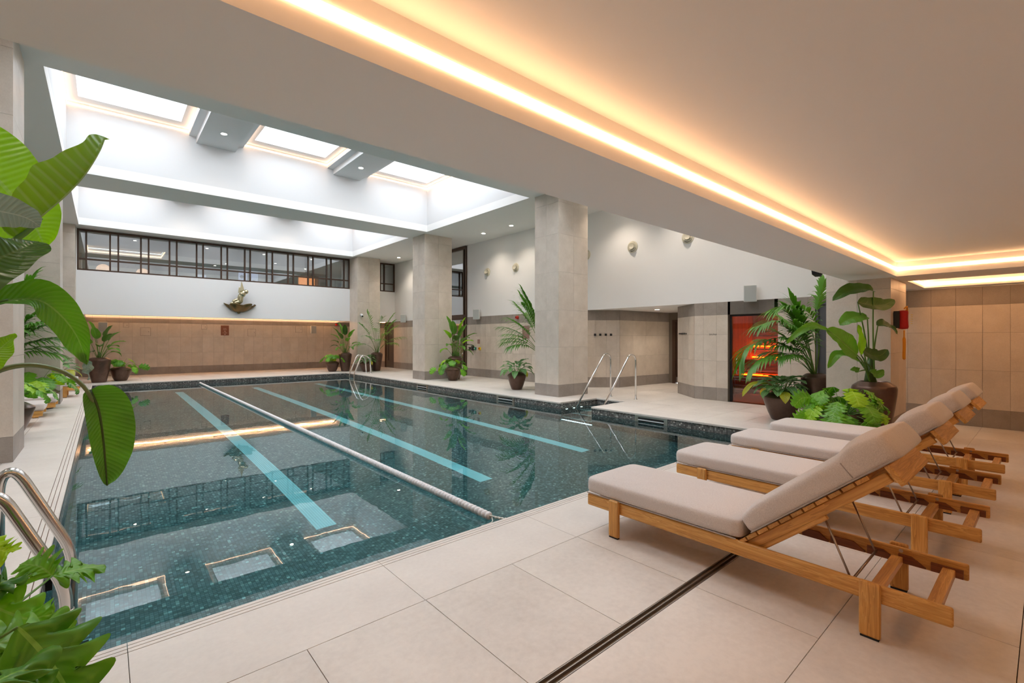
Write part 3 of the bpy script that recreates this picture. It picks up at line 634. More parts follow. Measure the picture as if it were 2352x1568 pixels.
# slot ledge hiding nothing: small proud lip below the led line
struct('ceiling_low', mb, 'ceiling_plaster', 'low ceiling with a recessed lit tray above the loungers')
t = thing('cove_light', 'long warm light line around the recessed ceiling tray', 'light'); e = 0.008
for q in ((TX0, TX1, TY1 - e, TY1 + 0.001), (TX0, TX1, TY0 - 0.001, TY0 + e), (TX1 - e, TX1 + 0.001, TY0 + e, TY1 - e), (TX0 - 0.001, TX0 + e, TY0 + e, TY1 - e)):
    mb = MB(); mb.box(q[0], q[1], q[2], q[3], 2.328, 2.362); mb.obj('led_strip', 'led_warm', t)
t = thing('cove_light', 'second warm light line nearest the right tiled wall', 'light')
for q in ((8.95, 10.35, 1.37, 1.381), (8.95, 8.961, -1.2, 1.37), (10.339, 10.351, -1.2, 1.37)):
    mb = MB(); mb.box(q[0], q[1], q[2], q[3], 2.29, 2.33); mb.obj('led_strip', 'led_warm', t)

# ================================================================== WINDOWS, DOORS, GALLERY, SAUNA
# gallery room behind the windows
mb = MB(); mb.box(-1.0, 14, 20.79, 27.2, 3.0, 3.1); struct('floor_gallery', mb, 'gallery_paint', 'floor of the gallery room')
mb = MB(); mb.box(-1.0, 14, 27.0, 27.2, 3.1, 5.2); struct('wall_gallery_back', mb, 'gallery_paint', 'grey back wall of the gallery room behind the windows')
mb = MB(); mb.box(-1.2, -1.0, 20.79, 27.2, 3.1, 5.2); struct('wall_gallery_left', mb, 'gallery_paint', 'left wall of the gallery room')
mb = MB(); mb.box(13.9, 14, 20.79, 27.2, 3.1, 5.2); struct('wall_gallery_right', mb, 'gallery_paint', 'right wall of the gallery room')
mb = MB()
GX0, GX1, GY0, GY1 = -0.5, 1.9, 23.5, 25.7
for a in ((-1.0, GX0, 20.79, 27), (GX1, 14, 20.79, 27), (GX0, GX1, 20.79, GY0), (GX0, GX1, GY1, 27)): mb.box(a[0], a[1], a[2], a[3], 4.9, 5.1)
mb.box(GX0, GX1, GY0, GY1, 5.12, 5.2)
struct('ceiling_gallery', mb, 'gallery_paint', 'gallery ceiling with a small warm lit tray')
t = thing('gallery_light', 'warm glowing ceiling tray seen through the left gallery panes', 'light')
for q in ((GX0, GX1, GY1 - .02, GY1), (GX0, GX1, GY0, GY0 + .02), (GX0, GX0 + .02, GY0 + .02, GY1 - .02), (GX1 - .02, GX1, GY0 + .02, GY1 - .02)):
    mb = MB(); mb.box(q[0], q[1], q[2], q[3], 4.96, 5.0); mb.obj('led_strip', 'led_gallery', t)
for x, y_, z, lb in ((-0.02, 25.9, 4.27, 'left'), (1.27, 25.9, 4.22, 'right')):
    t = thing('globe_lamp', 'glowing peach globe lamp seen low through the gallery panes, %s of two' % lb, 'lamp', (x, y_, 3.1))
    mb = MB(); mb.lathe([(0.13, 0), (0.13, 0.02), (0.02, 0.03), (0.02, z - 3.1 - 0.22)], 16); sharp(mb.obj('stand', 'bronze_frame', t))
    mb = MB(); mb.lathe([(0.0, -0.24)] + [(0.24 * sin(a * pi / 12), -0.24 * cos(a * pi / 12)) for a in range(1, 12)] + [(0.0, 0.24)], 20, (0, 0, z - 3.1)); mb.obj('globe', 'lamp_globe', t, True)
def screen(x0, x1, z0, z1, lab, blobs, matn='screen_pale', y_=26.98):
    t = thing('wall_screen', lab, 'screen', ((x0 + x1) / 2, y_, (z0 + z1) / 2)); w_, h = (x1 - x0) / 2, (z1 - z0) / 2
    mb = MB(); mb.box(-w_ - .02, w_ + .02, -0.05, 0.02, -h - .02, h + .02); mb.obj('casing', 'black_metal', t)
    mb = MB(); mb.box(-w_, w_, -0.056, -0.05, -h, h); mb.obj('display', matn, t)
    for (bx, bz, r, mt) in blobs:
        mb = MB(); mb.lathe([(0.0, 0.0), (r * .8, 0.0), (r, -0.002)], 20, (bx, -0.058, bz), 0, (0, 1, 0)); mb.obj('picture_shape', mt, t)
screen(5.12, 5.52, 4.05, 4.85, 'narrow blue wall screen beside the tall pale one in the gallery', [(-.05, .1, .09, 'artwork_ink')], 'screen_blue')
screen(5.60, 6.02, 4.02, 4.86, 'tall pale wall screen with round shapes in the gallery', [(0, .2, .17, 'screen_blue'), (0, -.1, .08, 'artwork_paper'), (.04, -.3, .09, 'artwork_paper')])
screen(3.35, 3.75, 4.0, 4.5, 'pale wall screen half hidden by a gallery plant', [], 'screen_pale')
screen(2.55, 2.66, 4.25, 4.42, 'tiny bright panel on the gallery wall', [], 'screen_pale')
for xx, lb in ((9.35, 'left'), (10.35, 'right')):
    t = thing('wall_picture', 'framed picture on the gallery wall, %s of the pair' % lb, 'picture', (xx, 26.98, 4.35))
    mb = MB(); mb.box(-.36, .36, -.03, .01, -.46, .46); mb.obj('frame', 'bronze_frame', t)
    mb = MB(); mb.box(-.33, .33, -.034, -.03, -.43, .43); mb.obj('mount', 'artwork_paper', t)
    mb = MB(); mb.box(-.2, .2, -.038, -.034, -.28, .25); mb.obj('print', 'artwork_ink', t)
t = thing('display_niche', 'orange lit display niche seen through the gallery panes', 'shelf', (8.35, 26.9, 3.1))
mb = MB(); mb.box(-.55, .55, -.5, .08, 0, 0.1); mb.box(-.55, -.51, -.5, .08, .1, 1.72); mb.box(.51, .55, -.5, .08, .1, 1.72); mb.box(-.55, .55, -.5, .08, 1.68, 1.72); mb.obj('case', 'bronze_frame', t)
mb = MB(); mb.box(-.5, .5, .02, .06, .1, 1.68); mb.obj('backlight', 'niche_glow', t)
mb = MB(); mb.box(-.5, .5, -.45, .02, .88, .91); mb.obj('shelf', 'bronze_frame', t)
mb = MB(); mb.box(-.02, .02, -.48, -.44, .1, 1.68); mb.obj('post', 'bronze_frame', t)
for i, xx in enumerate((0.83, 3.0, 5.0, 6.9, 8.8)): downlight(xx, 21.4, 4.9, 'small warm gallery downlight just inside the glass, %s from the left' % ('first', 'second', 'third', 'fourth', 'fifth')[i], 6, 0.045)
for i, (xx, yy) in enumerate(((4.3, 25.2), (4.0, 26.2), (7.6, 24.5), (11.5, 24.5), (6.0, 23.6))): downlight(xx, yy, 4.9, 'deeper gallery ceiling downlight, %s one' % ('first', 'second', 'third', 'fourth', 'fifth')[i], 14, 0.045)

def window_band(name, xs_pairs, x0, x1, z0, z1, zr, y_, lab):
    """bronze framed glazing; xs_pairs = mullion x positions"""
    t = bpy.data.objects.new(name, None); C.objects.link(t); t.location = (x0, y_, z0); t['kind'] = 'structure'; t['label'] = lab
    W_ = x1 - x0; Hh = z1 - z0; f = 0.045
    for a in ((0, W_, 0, 0.05), (0, W_, Hh - 0.06, Hh)):
        mb = MB(); mb.box(a[0], a[1], -0.04, 0.06, a[2], a[3]); mb.obj('frame_rail', 'bronze_frame', t)
    ms = [0.0] + [m - x0 for m in xs_pairs] + [W_ - f]
    for m_ in ms:
        mb = MB(); mb.box(m_, m_ + f, -0.05, 0.05, 0.05, Hh - 0.06); mb.obj('mullion', 'bronze_frame', t)
    for a, b_ in zip(ms[:-1], ms[1:]):
        if b_ - a < f + 0.02: continue
        mb = MB(); mb.box(a + f, b_, -0.03, 0.04, zr - z0, zr - z0 + 0.05); mb.obj('glazing_bar', 'bronze_frame', t)
        for q0, q1 in ((0.05, zr - z0), (zr - z0 + 0.05, Hh - 0.06)):
            mb = MB(); mb.box(a + f, b_, 0.0, 0.006, q0, q1); mb.obj('pane', 'window_glass', t)
    return t
mul = [-0.46, 0.13, 0.34, 0.94, 1.15, 1.74, 1.95, 2.55, 2.75, 3.33, 3.53, 4.12, 4.31, 4.90, 5.11, 5.70, 5.91, 6.50, 6.70, 7.27, 7.46, 8.03]
window_band('window_1', mul, -0.66, 8.30, 3.63, 4.97, 3.98, 20.66, 'long band of bronze framed gallery windows')
window_band('window_2', [9.75, 9.95], 9.34, 10.5, 3.63, 4.97, 3.98, 20.66, 'small bronze framed gallery window by the right wall')

# tall glazed door on the right wall
def door_empty(name, loc, lab):
    t = bpy.data.objects.new(name, None); C.objects.link(t); t.location = loc; t['kind'] = 'structure'; t['label'] = lab; return t
t = door_empty('door_1', (XR, 14.68, 0), 'tall bronze framed glass door screen on the right wall'); D = 16.07 - 14.68
for nm, a in (('frame_post', (0, 0.09, 0, 4.96)), ('frame_post', (D - 0.07, D, 0, 4.96)), ('frame_rail', (0.09, D - .07, 4.85, 4.96)), ('transom', (0.09, D - .07, 2.24, 2.34)), ('frame_post', (0.16, 0.21, 0, 4.85)), ('frame_rail', (0.21, D - .07, 0.0, 0.10)), ('frame_rail', (0.21, D - .07, 2.14, 2.24))):
    mb = MB(); mb.box(-0.05, 0.09, a[0], a[1], a[2], a[3]); mb.obj(nm, 'bronze_frame', t, bevel=0.004)
for a in ((0.10, 2.14), (2.34, 4.85)):
    mb = MB(); mb.box(0.0, 0.012, 0.21, D - 0.07, a[0], a[1]); mb.obj('pane', 'door_glass', t)
mb = MB(); mb.tube([(-0.04, 0.34, .75), (-.10, 0.34, .75), (-.10, 0.34, 1.55), (-.04, 0.34, 1.55)], 0.016, 8); mb.obj('handle', 'steel', t, True)
mb = MB(); mb.box(-0.12, -0.05, 0.28, 0.55, 2.04, 2.11); mb.obj('door_closer', 'steel', t, bevel=0.005)
mb = MB(); mb.box(-0.02, -0.005, 0.62, 0.78, 1.35, 1.58); mb.obj('notice', 'white_metal', t)
mb = MB(); mb.box(10.75, 12.6, 14.0, 14.1, 0, 5); mb.box(12.6, 12.7, 14.0, 16.8, 0, 5); mb.box(10.75, 12.6, 16.7, 16.8, 0, 5); mb.box(10.5, 12.7, 14.0, 16.8, 5.0, 5.1); mb.box(10.75, 12.6, 14.0, 16.8, -.1, -.012)
struct('wall_lobby', mb, 'gallery_paint', 'pale lobby walls behind the tall glass door')

# sauna door and cabin
t = door_empty('door_2', (XR + 0.11, 3.69, 0), 'tinted glass sauna door with steel handle'); D = 1.03
for nm, a, b_ in (('frame_post', (0, 0.035), (0, 1.90)), ('frame_post', (D - 0.05, D), (0, 1.90)), ('frame_rail', (0, D), (1.90, 1.94))):
    mb = MB(); mb.box(-0.02, 0.03, a[0], a[1], b_[0], b_[1]); mb.obj(nm, 'black_metal', t)
mb = MB(); mb.box(0.0, 0.01, 0.035, D - 0.05, 0.01, 1.90); mb.obj('pane', 'sauna_glass', t)
mb = MB(); mb.tube([(0.0, D - .17, .62), (-.06, D - .17, .62), (-.06, D - .17, 1.02), (0, D - .17, 1.02)], 0.013, 8); mb.obj('handle', 'steel', t, True)
mb = MB(); mb.box(XR, XR + .11, 4.721, 4.731, 0, 1.94); mb.box(XR, XR + .11, 3.68, 3.689, 0, 1.94); mb.box(XR, XR + .11, 3.69, 4.72, 1.941, 1.95); struct('trim_sauna', mb, 'limestone')
mb = MB()
mb.box(10.76, 13.4, 2.9, 5.9, -0.1, -0.012)
struct('floor_sauna', mb, 'deck_stone', 'stone floor of the sauna cabin')
mb = MB(); mb.box(13.3, 13.4, 2.9, 5.8, 0, 2.2); mb.box(10.76, 13.4, 5.3, 5.4, 0, 2.2); mb.box(10.76, 13.4, 2.9, 3.0, 0, 2.2); mb.box(10.76, 13.4, 2.9, 5.4, 2.12, 2.2)
cb = struct('wall_sauna', mb, 'sauna_wall_wood', 'dark red timber walls of the sauna cabin')
def plank(par, x0, x1, y0, y1, z0, z1, m_='sauna_wood', nm='plank', bev=0.006):
    mb = MB(); mb.box(-(x1 - x0) / 2, (x1 - x0) / 2, -(y1 - y0) / 2, (y1 - y0) / 2, -(z1 - z0) / 2, (z1 - z0) / 2)
    o = mb.obj(nm, m_, par, bevel=bev); o.location = ((x0 + x1) / 2, (y0 + y1) / 2, (z0 + z1) / 2); return o
for k in range(20): plank(cb, 13.285, 13.3, 3.0 + k * .115, 3.0 + k * .115 + .108, 0, 2.12, 'sauna_wall_wood', 'plank', 0.003)
for k in range(22): plank(cb, 10.78 + k * .115, 10.78 + k * .115 + .108, 5.285, 5.3, 0, 2.12, 'sauna_wall_wood', 'plank', 0.003)
t = thing('sauna_bench', 'slatted orange lit timber bench inside the sauna', 'bench', (0, 0, 0))
for lev, (zb, xb) in enumerate(((0.46, 11.95), (0.86, 12.6))):
    for k in range(5): plank(t, xb + k * .125, xb + k * .125 + .11, 3.02, 5.28, zb - .03, zb, nm='slat')
    for k in range(4): plank(t, xb - .02, xb, 3.02, 5.28, zb - .10 - k * .10, zb - .02 - k * .10, nm='front_slat')
for k in range(6): plank(t, 13.24, 13.27, 3.02, 5.28, 1.02 + k * .12, 1.02 + k * .12 + .09, nm='back_slat')
mb = MB(); mb.box(13.2, 13.235, 3.02, 5.28, 0.90, 0.925); mb.obj('led_strip', 'sauna_led', t)
mb = MB(); mb.box(12.56, 12.58, 3.02, 5.28, 0.47, 0.49); mb.obj('led_strip', 'sauna_led', t)
mb = MB(); mb.box(13.2, 13.235, 3.02, 5.28, 1.20, 1.215); mb.obj('led_strip', 'sauna_led', t)
t = thing('wire_rack', 'grey wire guard shelf low behind the sauna glass', 'rack', (11.2, 4.0, 0))
for k in range(5):
    mb = MB(); mb.tube([(k * .06, 0, .52), (k * .06, 1.0, .52)], 0.006, 6); mb.obj('wire', 'steel', t)
for yy in (0.02, 0.98):
    mb = MB(); mb.tube([(0, yy, 0), (0, yy, .52), (.24, yy, .52), (.24, yy, 0)], 0.008, 6); mb.obj('leg_frame', 'steel', t)
l = bpy.data.lights.new('sauna_lamp', 'POINT'); l.energy = 9; l.color = (1.0, 0.35, 0.08); l.shadow_soft_size = 0.2
o = bpy.data.objects.new('sauna_lamp', l); C.objects.link(o); o.location = (12.2, 4.2, 1.9)

# plain flush doors
def flush_door(name, x, y0, y1, z1, mt, lab, frame='black_metal', handle=None, txt=None):
    t = door_empty(name, (x, y0, 0), lab); w_ = y1 - y0; f = 0.05
    for nm, a, b_ in (('frame_post', (0, f), (0, z1)), ('frame_post', (w_ - f, w_), (0, z1)), ('frame_rail', (f, w_ - f), (z1 - f, z1))):
        mb = MB(); mb.box(-0.015, 0.06, a[0], a[1], b_[0], b_[1]); mb.obj(nm, frame, t)
    mb = MB(); mb.box(0.02, 0.06, f, w_ - f, 0.005, z1 - f); mb.obj('leaf_panel', mt, t)
    if handle is not None:
        mb = MB(); mb.tube([(0.02, handle, .5), (-.04, handle, .5), (-.04, handle, 1.45), (.02, handle, 1.45)], 0.014, 8); mb.obj('handle', 'steel' if mt == 'grey_door' else 'bronze_frame', t, True)
    return t
d = flush_door('door_3', XR + 0.02, 20.69, 21.66, 2.1, 'dark_door', 'dark brown door at the far end of the right wall', 'bronze_frame', 0.78)
mb = MB(); mb.box(0.012, 0.02, 0.60, 0.66, 0.35, 1.75); mb.obj('vision_slot', 'black_metal', d)
d2 = flush_door('door_4', XR + 0.02, 2.4, 3.02, 2.12, 'grey_door', 'blue grey door behind the palm', 'grey_door')
t = door_empty('door_5', (13.6, 6.0, 0), 'dark open doorway at the end of the shower corridor')
for nm, a, b_ in (('frame_post', (0.1, .2), (0, 2.0)), ('frame_post', (1.76, 1.86), (0, 2.0)), ('frame_rail', (.2, 1.76), (1.93, 2.0))):
    mb = MB(); mb.box(-0.03, 0.08, a[0], a[1], b_[0], b_[1]); mb.obj(nm, 'bronze_frame', t)
mb = MB(); mb.box(0.04, 0.08, .2, 1.76, 0.2, 1.93); mb.obj('leaf_panel', 'bronze_frame', t)
mb = MB(); mb.box(0.03, 0.04, .2, 1.76, 0.02, .2); mb.obj('kick_plate', 'steel', t)

def text(s, size, loc, rot, mt, parent, nm='lettering', ext=0.001, align='CENTER'):
    cu = bpy.data.curves.new(nm, 'FONT'); cu.body = s; cu.size = size; cu.align_x = align; cu.align_y = 'CENTER'; cu.extrude = ext
    tmp = bpy.data.objects.new('tmp', cu); C.objects.link(tmp); bpy.context.view_layer.update()
    me = bpy.data.meshes.new_from_object(tmp.evaluated_get(bpy.context.evaluated_depsgraph_get())); me.name = nm
    bpy.data.objects.remove(tmp); me.materials.clear(); me.materials.append(M[mt])
    o = bpy.data.objects.new(nm, me); C.objects.link(o); o.location = loc; o.rotation_euler = rot; o.parent = parent; return o
RX = (pi / 2, 0, -pi / 2)     # reads on a wall facing -X
RY = (pi / 2, 0, 0)           # reads on a wall facing -Y
t = thing('sauna_lettering', 'small dark SAUNA lettering on the tiled wall', 'sign', (XR - TH - 0.002, 5.055, 1.50)); text('SAUNA', 0.055, (0, 0, 0), RX, 'dark_lettering', t)
text('CHANGING', 0.05, (0.018, 0.30, 1.36), RX, 'lettering', d2)
text('PLANT\nROOM', 0.05, (0.018, 0.33, 1.5), RX, 'dark_lettering', d) if False else None
def plaque(loc, w_, h, mt, lab, lines, rot, rz, arrows=False):
    t = thing('wall_plaque', lab, 'sign', loc, rz)
    mb = MB(); mb.box(-w_ / 2, w_ / 2, -0.008, 0, -h / 2, h / 2); mb.obj('plate', mt, t, bevel=0.002)
    for s_, sz, z in lines: text(s_, sz, (0, -0.009, z), RY, 'lettering', t)
    if arrows:
        for z, sg in arrows:
            mb = MB(); q = [(-0.04, -0.0095, z), (0.04, -0.0095, z), (0, -0.0095, z + 0.035 * sg)]
            q2 = [(a, -0.008, c) for a, b_, c in q]; mb.hexa(q2, q); mb.obj('arrow', 'lettering', t)
plaque((3.90, 23.188, 1.76), 0.30, 0.42, 'plaque_brown', 'reddish brown pool depth plaque on the far wall reading 1.2m', [('POOL\nDEPTH', 0.045, 0.06), ('1.2m', 0.085, -0.10)], RY, 0, [(-0.045, 1), (-0.155, -1)])
plaque((XR - TH, 13.93, 1.30), 0.14, 0.16, 'plaque_taupe', 'small taupe notice plaque above the wall buttons', [('\u2014\u2014\n\u2014\u2014\n\u2014\u2014', 0.03, 0.0)], RY, -pi / 2)
plaque((XR - TH, 11.35, 1.62), 0.34, 0.42, 'plaque_taupe', 'larger taupe plaque half hidden by the palm at the second column', [('\u2014\u2014\u2014\n\u2014\u2014\u2014', 0.05, 0.0)], RY, -pi / 2)
t = bpy.data.objects['door_3'];
for z, w_ in ((1.52, .09), (1.45, .2)):
    mb = MB(); mb.box(0.014, 0.02, 0.32 - w_ / 2, 0.32 + w_ / 2, z, z + 0.03); mb.obj('door_lettering', 'dark_lettering', t)

# access panels in far wall
for i, (x0, z0, sz) in enumerate(((1.06, 1.52, .32), (4.77, 1.52, .32), (0.55, 1.84, .17), (3.05, 1.8, .20), (6.75, 1.70, .30))):
    t = thing('access_panel', 'square flush access panel in the far limestone wall, %s from the left' % ('second', 'fourth', 'first', 'third', 'fifth')[i], 'panel', (x0, 23.188, z0))
    mb = MB(); mb.box(0, sz, -0.004, 0, 0, sz); mb.obj('shadow_gap', 'grout', t)
    mb = MB(); mb.box(0.008, sz - .008, -0.0065, -0.004, 0.008, sz - .008); mb.obj('door', 'limestone', t)
    mb = MB(); mb.lathe([(0.012, 0), (0.012, 0.003), (0, 0.003)], 10, (sz - .06, -.012, sz / 2), 0, (0, -1, 0)); mb.obj('lock', 'brown_plastic', t)

# speakers
def speaker(x, y_, z, rz, lab, s=1.0):
    t = thing('wall_speaker', lab, 'speaker', (x, y_, z), rz)
    w_, h = 0.12 * s, 0.17 * s
    # cabinet faces -Y locally, tapering to the back
    mb = MB(); mb.hexa([(-w_, -.13, -h), (w_, -.13, -h), (w_ * .8, .0, -h * .96), (-w_ * .8, .0, -h * .96)], [(-w_, -.13, h), (w_, -.13, h), (w_ * .8, .0, h * .96), (-w_ * .8, .0, h * .96)]); mb.obj('cabinet', 'white_metal', t, bevel=0.012)
    mb = MB(); mb.box(-w_ * .9, w_ * .9, -.136, -.131, -h * .93, h * .93); mb.obj('grille', 'artwork_paper', t, bevel=0.006)
    mb = MB(); mb.box(-.03, .03, 0, .085, -.05, .05); mb.obj('bracket', 'white_metal', t)
speaker(XR - .10, 4.2, 2.36, -pi / 2 + .35, 'white wall speaker above the sauna lettering', 1.05)
speaker(XR - .10, 13.88, 2.30, -pi / 2 + .5, 'white wall speaker beside the tall glass door', 1.1)
speaker(XR - .10, 19.48, 2.33, -pi / 2 + .6, 'white wall speaker near the far dark door', 1.1)
speaker(7.5, 23.10, 1.84, .15, 'white speaker at the right end of the far wall', 1.1)
speaker(-0.02, 23.10, 1.84, -.1, 'white speaker at the left end of the far wall', 1.1)
# round jet vents
for i, (yy, z) in enumerate(((13.41, 3.82), (11.86, 3.81), (8.79, 3.82), (7.22, 3.82), (5.67, 3.82))):
    t = thing('jet_vent', 'round cream jet air vent, %s from the tall glass door' % ('first', 'second', 'third', 'fourth', 'fifth')[i], 'air vent', (XR, yy, z), 0)
    mb = MB(); mb.lathe([(.155, 0), (.155, .012), (.125, .02), (.12, .02), (.12, 0)], 28, (0, 0, 0), 0, (-1, 0, 0)); sharp(mb.obj('flange', 'cream_plastic', t))
    mb = MB(); mb.lathe([(.12, .004), (0.0, .004)], 24, (0, 0, 0), 0, (-1, 0, 0)); mb.obj('duct', 'black_metal', t)
    mb = MB(); mb.lathe([(.105, .004), (.112, .06), (.098, .07), (.08, .06), (.08, .03)], 28, (0, 0, 0), 0, (-.96, -.25, 0)); sharp(mb.obj('outer_nozzle', 'cream_plastic', t))
    mb = MB(); mb.lathe([(.05, .02), (.072, .10), (.066, .11), (.03, .10), (0, .09)], 24, (0, 0, 0), 0, (-.96, -.25, 0)); sharp(mb.obj('inner_nozzle', 'cream_plastic', t))
# robe hooks
p, q = Vector((10.5, 8.84)), Vector((11.24, 8.18)); dd = (q - p).normalized(); nn = Vector((dd.y, -dd.x))
for i, u in enumerate((.28, .43, .59, .74)):
    c = p + dd * u * (q - p).length / .99 + nn * TH
    t = thing('robe_hook', 'square black robe hook, %s of four in a row behind the pool rails' % ('first', 'second', 'third', 'fourth')[i], 'hook', (c.x, c.y, 1.52), math.atan2(nn.y, nn.x) + pi / 2, 'black robe hooks')
    mb = MB(); mb.box(-.02, .02, -.03, 0, -.02, .02); mb.obj('stem', 'black_metal', t)
    mb = MB(); mb.box(-.032, .032, -.045, -.03, -.032, .032); mb.obj('knob', 'black_metal', t, bevel=0.004)
p, q = Vector((11.2, 6.32)), Vector((10.5, 5.5)); dd = (q - p).normalized(); nn = Vector((dd.y, -dd.x)); nn = nn if nn.x < 0 else -nn
t = thing('hook_rail', 'black rail of five hooks on the angled wall before the sauna', 'hook rail', ((p + dd * .42 + nn * TH).x, (p + dd * .42 + nn * TH).y, 1.53), math.atan2(nn.y, nn.x) + pi / 2)
mb = MB(); mb.box(-.2, .2, -.012, 0, -.008, .008); mb.obj('rail', 'black_metal', t)
for k in range(5):
    mb = MB(); mb.lathe([(.008, .01), (.008, .04), (.022, .045), (.022, .055), (0, .055)], 12, (-.18 + k * .09, 0, 0), 0, (0, -1, 0)); mb.obj('peg', 'black_metal', t)
# alarm buttons and sounders
def gadget(name, y_, z, w_, h, dp, mt, lab, cat, btn=None):
    t = thing(name, lab, cat, (XR - TH, y_, z)); mb = MB(); mb.box(-dp, 0, -w_ / 2, w_ / 2, -h / 2, h / 2); mb.obj('box', mt, t, bevel=0.006)
    if btn: mb = MB(); mb.lathe([(.022, 0), (.026, .015), (.02, .025), (0, .027)], 14, (-dp, 0, 0), 0, (-1, 0, 0)); sharp(mb.obj('button', btn, t))
gadget('wall_button', 14.47, 1.04, .10, .10, .05, 'brown_plastic', 'brown wall button box nearest the glass door', 'button', 'steel')
gadget('key_reader', 14.27, 1.05, .11, .17, .06, 'black_metal', 'tall black reader between brown and green button boxes', 'reader')
gadget('door_release', 14.12, 1.04, .10, .10, .05, 'green_plastic', 'green door release box beside the black reader', 'button', 'white_metal')
gadget('emergency_stop', 13.84, 1.04, .10, .10, .05, 'yellow_plastic', 'yellow emergency stop box with a red button', 'button', 'red_plastic')
for loc, ax, lb in (((XR - TH, 11.75, 2.12), (-1, 0, 0), 'red round alarm sounder on the stone band by the palm'), ((8.66, 23.188, 2.1), (0, -1, 0), 'red round alarm sounder at the top of the far wall')):
    t = thing('alarm_sounder', lb, 'alarm', loc)
    mb = MB(); mb.lathe([(.055, 0), (.055, .03), (.05, .035)], 20, (0, 0, 0), 0, ax); sharp(mb.obj('base', 'red_plastic', t))
    mb = MB(); mb.lathe([(.048, .035), (.05, .07), (.035, .085), (.03, .06), (0, .06)], 20, (0, 0, 0), 0, ax); sharp(mb.obj('horn', 'red_plastic', t))
# security cameras
t = thing('security_camera', 'white dome security camera on the far right column', 'camera', (8.47, 19.75, 2.42))
mb = MB(); mb.lathe([(.055, 0), (.055, .04), (.045, .05)], 20, (0, 0, 0.03), 0, (0, -1, 0)); sharp(mb.obj('base', 'white_metal', t))
mb = MB(); mb.lathe([(.05, .05), (.05, .13), (.03, .15), (0, .15)], 20, (0, 0, 0.03), 0, (0, -1, -.5)); sharp(mb.obj('housing', 'white_metal', t))
mb = MB(); mb.lathe([(.04, .151), (.03, .17), (0, .175)], 20, (0, 0, 0.03), 0, (0, -1, -.5)); sharp(mb.obj('lens', 'black_metal', t))
t = thing('security_camera', 'black angular camera hanging at the beam edge above the palm', 'camera', (7.07, 2.0, 2.31))
mb = MB(); mb.tube([(0.35, -.05, 0.02), (.1, 0, 0.0), (0, .02, -.02)], 0.012, 6); mb.obj('arm', 'black_metal', t)
mb = MB(); mb.hexa([(-.08, -.03, -.07), (.05, -.03, -.09), (.05, .05, -.09), (-.08, .05, -.07)], [(-.11, -.03, .0), (.07, -.03, -.02), (.07, .05, -.02), (-.11, .05, .0)]); mb.obj('housing', 'black_metal', t, bevel=.006)
mb = MB(); mb.lathe([(.022, 0), (.022, .02), (0, .022)], 12, (-.02, -.03, -.05), 0, (-.3, -1, -.3)); mb.obj('lens', 'rubber', t)
# rescue throw bag on the right column
t = thing('throw_bag', 'red rescue throw bag with yellow rope on the column', 'rescue bag', (8.43, 1.45, 1.67))
mb = MB(); mb.lathe([(.0, -.135), (.052, -.13), (.060, -.105), (.055, 0), (.056, .105), (.047, .125), (0, .13)], 20, (0, -.10, 0)); mb.obj('bag', 'red_fabric', t, True)
mb = MB(); mb.box(-.07, -.045, -.07, -.005, -.12, .12); mb.obj('bracket', 'black_metal', t, bevel=.005)
mb = MB(); mb.box(-.05, .05, -.0, -.02, -.1, .1); mb.obj('strap', 'black_metal', t)
for k in range(5): mb = MB(); mb.box(-.035, .035 - .006 * k, -.198, -.186, .06 - .03 * k, .066 - .03 * k); mb.obj('printed_line', 'yellow_plastic', t)
mb = MB(); mb.tube(smoothcurve([(-.05, -.12, .15), (.0, -.14, .18), (.08, -.13, .17), (.16, -.12, .13), (.19, -.12, .09), (.14, -.12, .08), (.09, -.12, .14)], 24), 0.010, 8); mb.obj('rope_loop', 'rope_yellow', t, True)
mb = MB(); mb.tube(smoothcurve([(.0, -.11, -.15), (.0, -.11, -.24), (.01, -.11, -.38), (-.01, -.11, -.5), (.0, -.11, -.56)], 16), [.008] * 5 + [.018] * 11 + [.006], 8); mb.obj('rope_tail', 'rope_yellow', t, True)

# fish and shell sculpture on the gallery parapet
t = thing('wall_sculpture', 'bronze shell bowl with a leaping gilt fish on the white parapet', 'sculpture', (3.92, 20.6, 2.42))
mb = MB(); nU, nV = 48, 10
for j in range(nV + 1):
    v = j / nV
    for i in range(nU + 1):
        u = i / nU; a = pi * (1 + u)   # half turn projecting to -Y
        flute = 1 + 0.10 * v * sin(u * pi * 9) ; r = (0.05 + 0.45 * v ** 0.75) * flute; lift = 0.30 * v ** 1.5 + 0.035 * v * sin(u * pi * 6 + 1)
        mb.v.append((r * cos(a) * (1.1 if cos(a) > 0 else .95) , min(-0.002, r * sin(a) * 0.8), lift))
for j in range(nV):
    for i in range(nU): k = j * (nU + 1) + i; mb.f.append((k, k + 1, k + nU + 2, k + nU + 1)); mb.m.append(0)
o = mb.obj('shell_bowl', 'statue_bronze', t, True); md = o.modifiers.new('thick', 'SOLIDIFY'); md.thickness = 0.02
mb = MB(); mb.lathe([(0, -.06), (.05, -.03), (.06, .03), (.03, .06)], 16, (0, -.05, 0)); mb.obj('bracket_boss', 'statue_bronze', t, True)
body = smoothcurve([(-.32, -.2, .33), (-.12, -.22, .36), (.0, -.22, .42), (.03, -.22, .60), (.12, -.24, .74), (.20, -.26, .80)], 30)
rr = [0.02 + 0.085 * sin(pi * min(1, (i / 30) * 0.95)) ** 0.8 + (0.025 if i > 20 else 0) for i in range(31)]; rr[-1] = .05
mb = MB(); mb.tube(body, rr, 14); mb.obj('fish_body', 'statue_gilt', t, True)
mb = MB(); mb.lathe([(0, -.09), (.07, -.06), (.09, 0), (.07, .06), (0, .09)], 16, (.2, -.27, .79)); mb.obj('fish_head', 'statue_gilt', t, True)
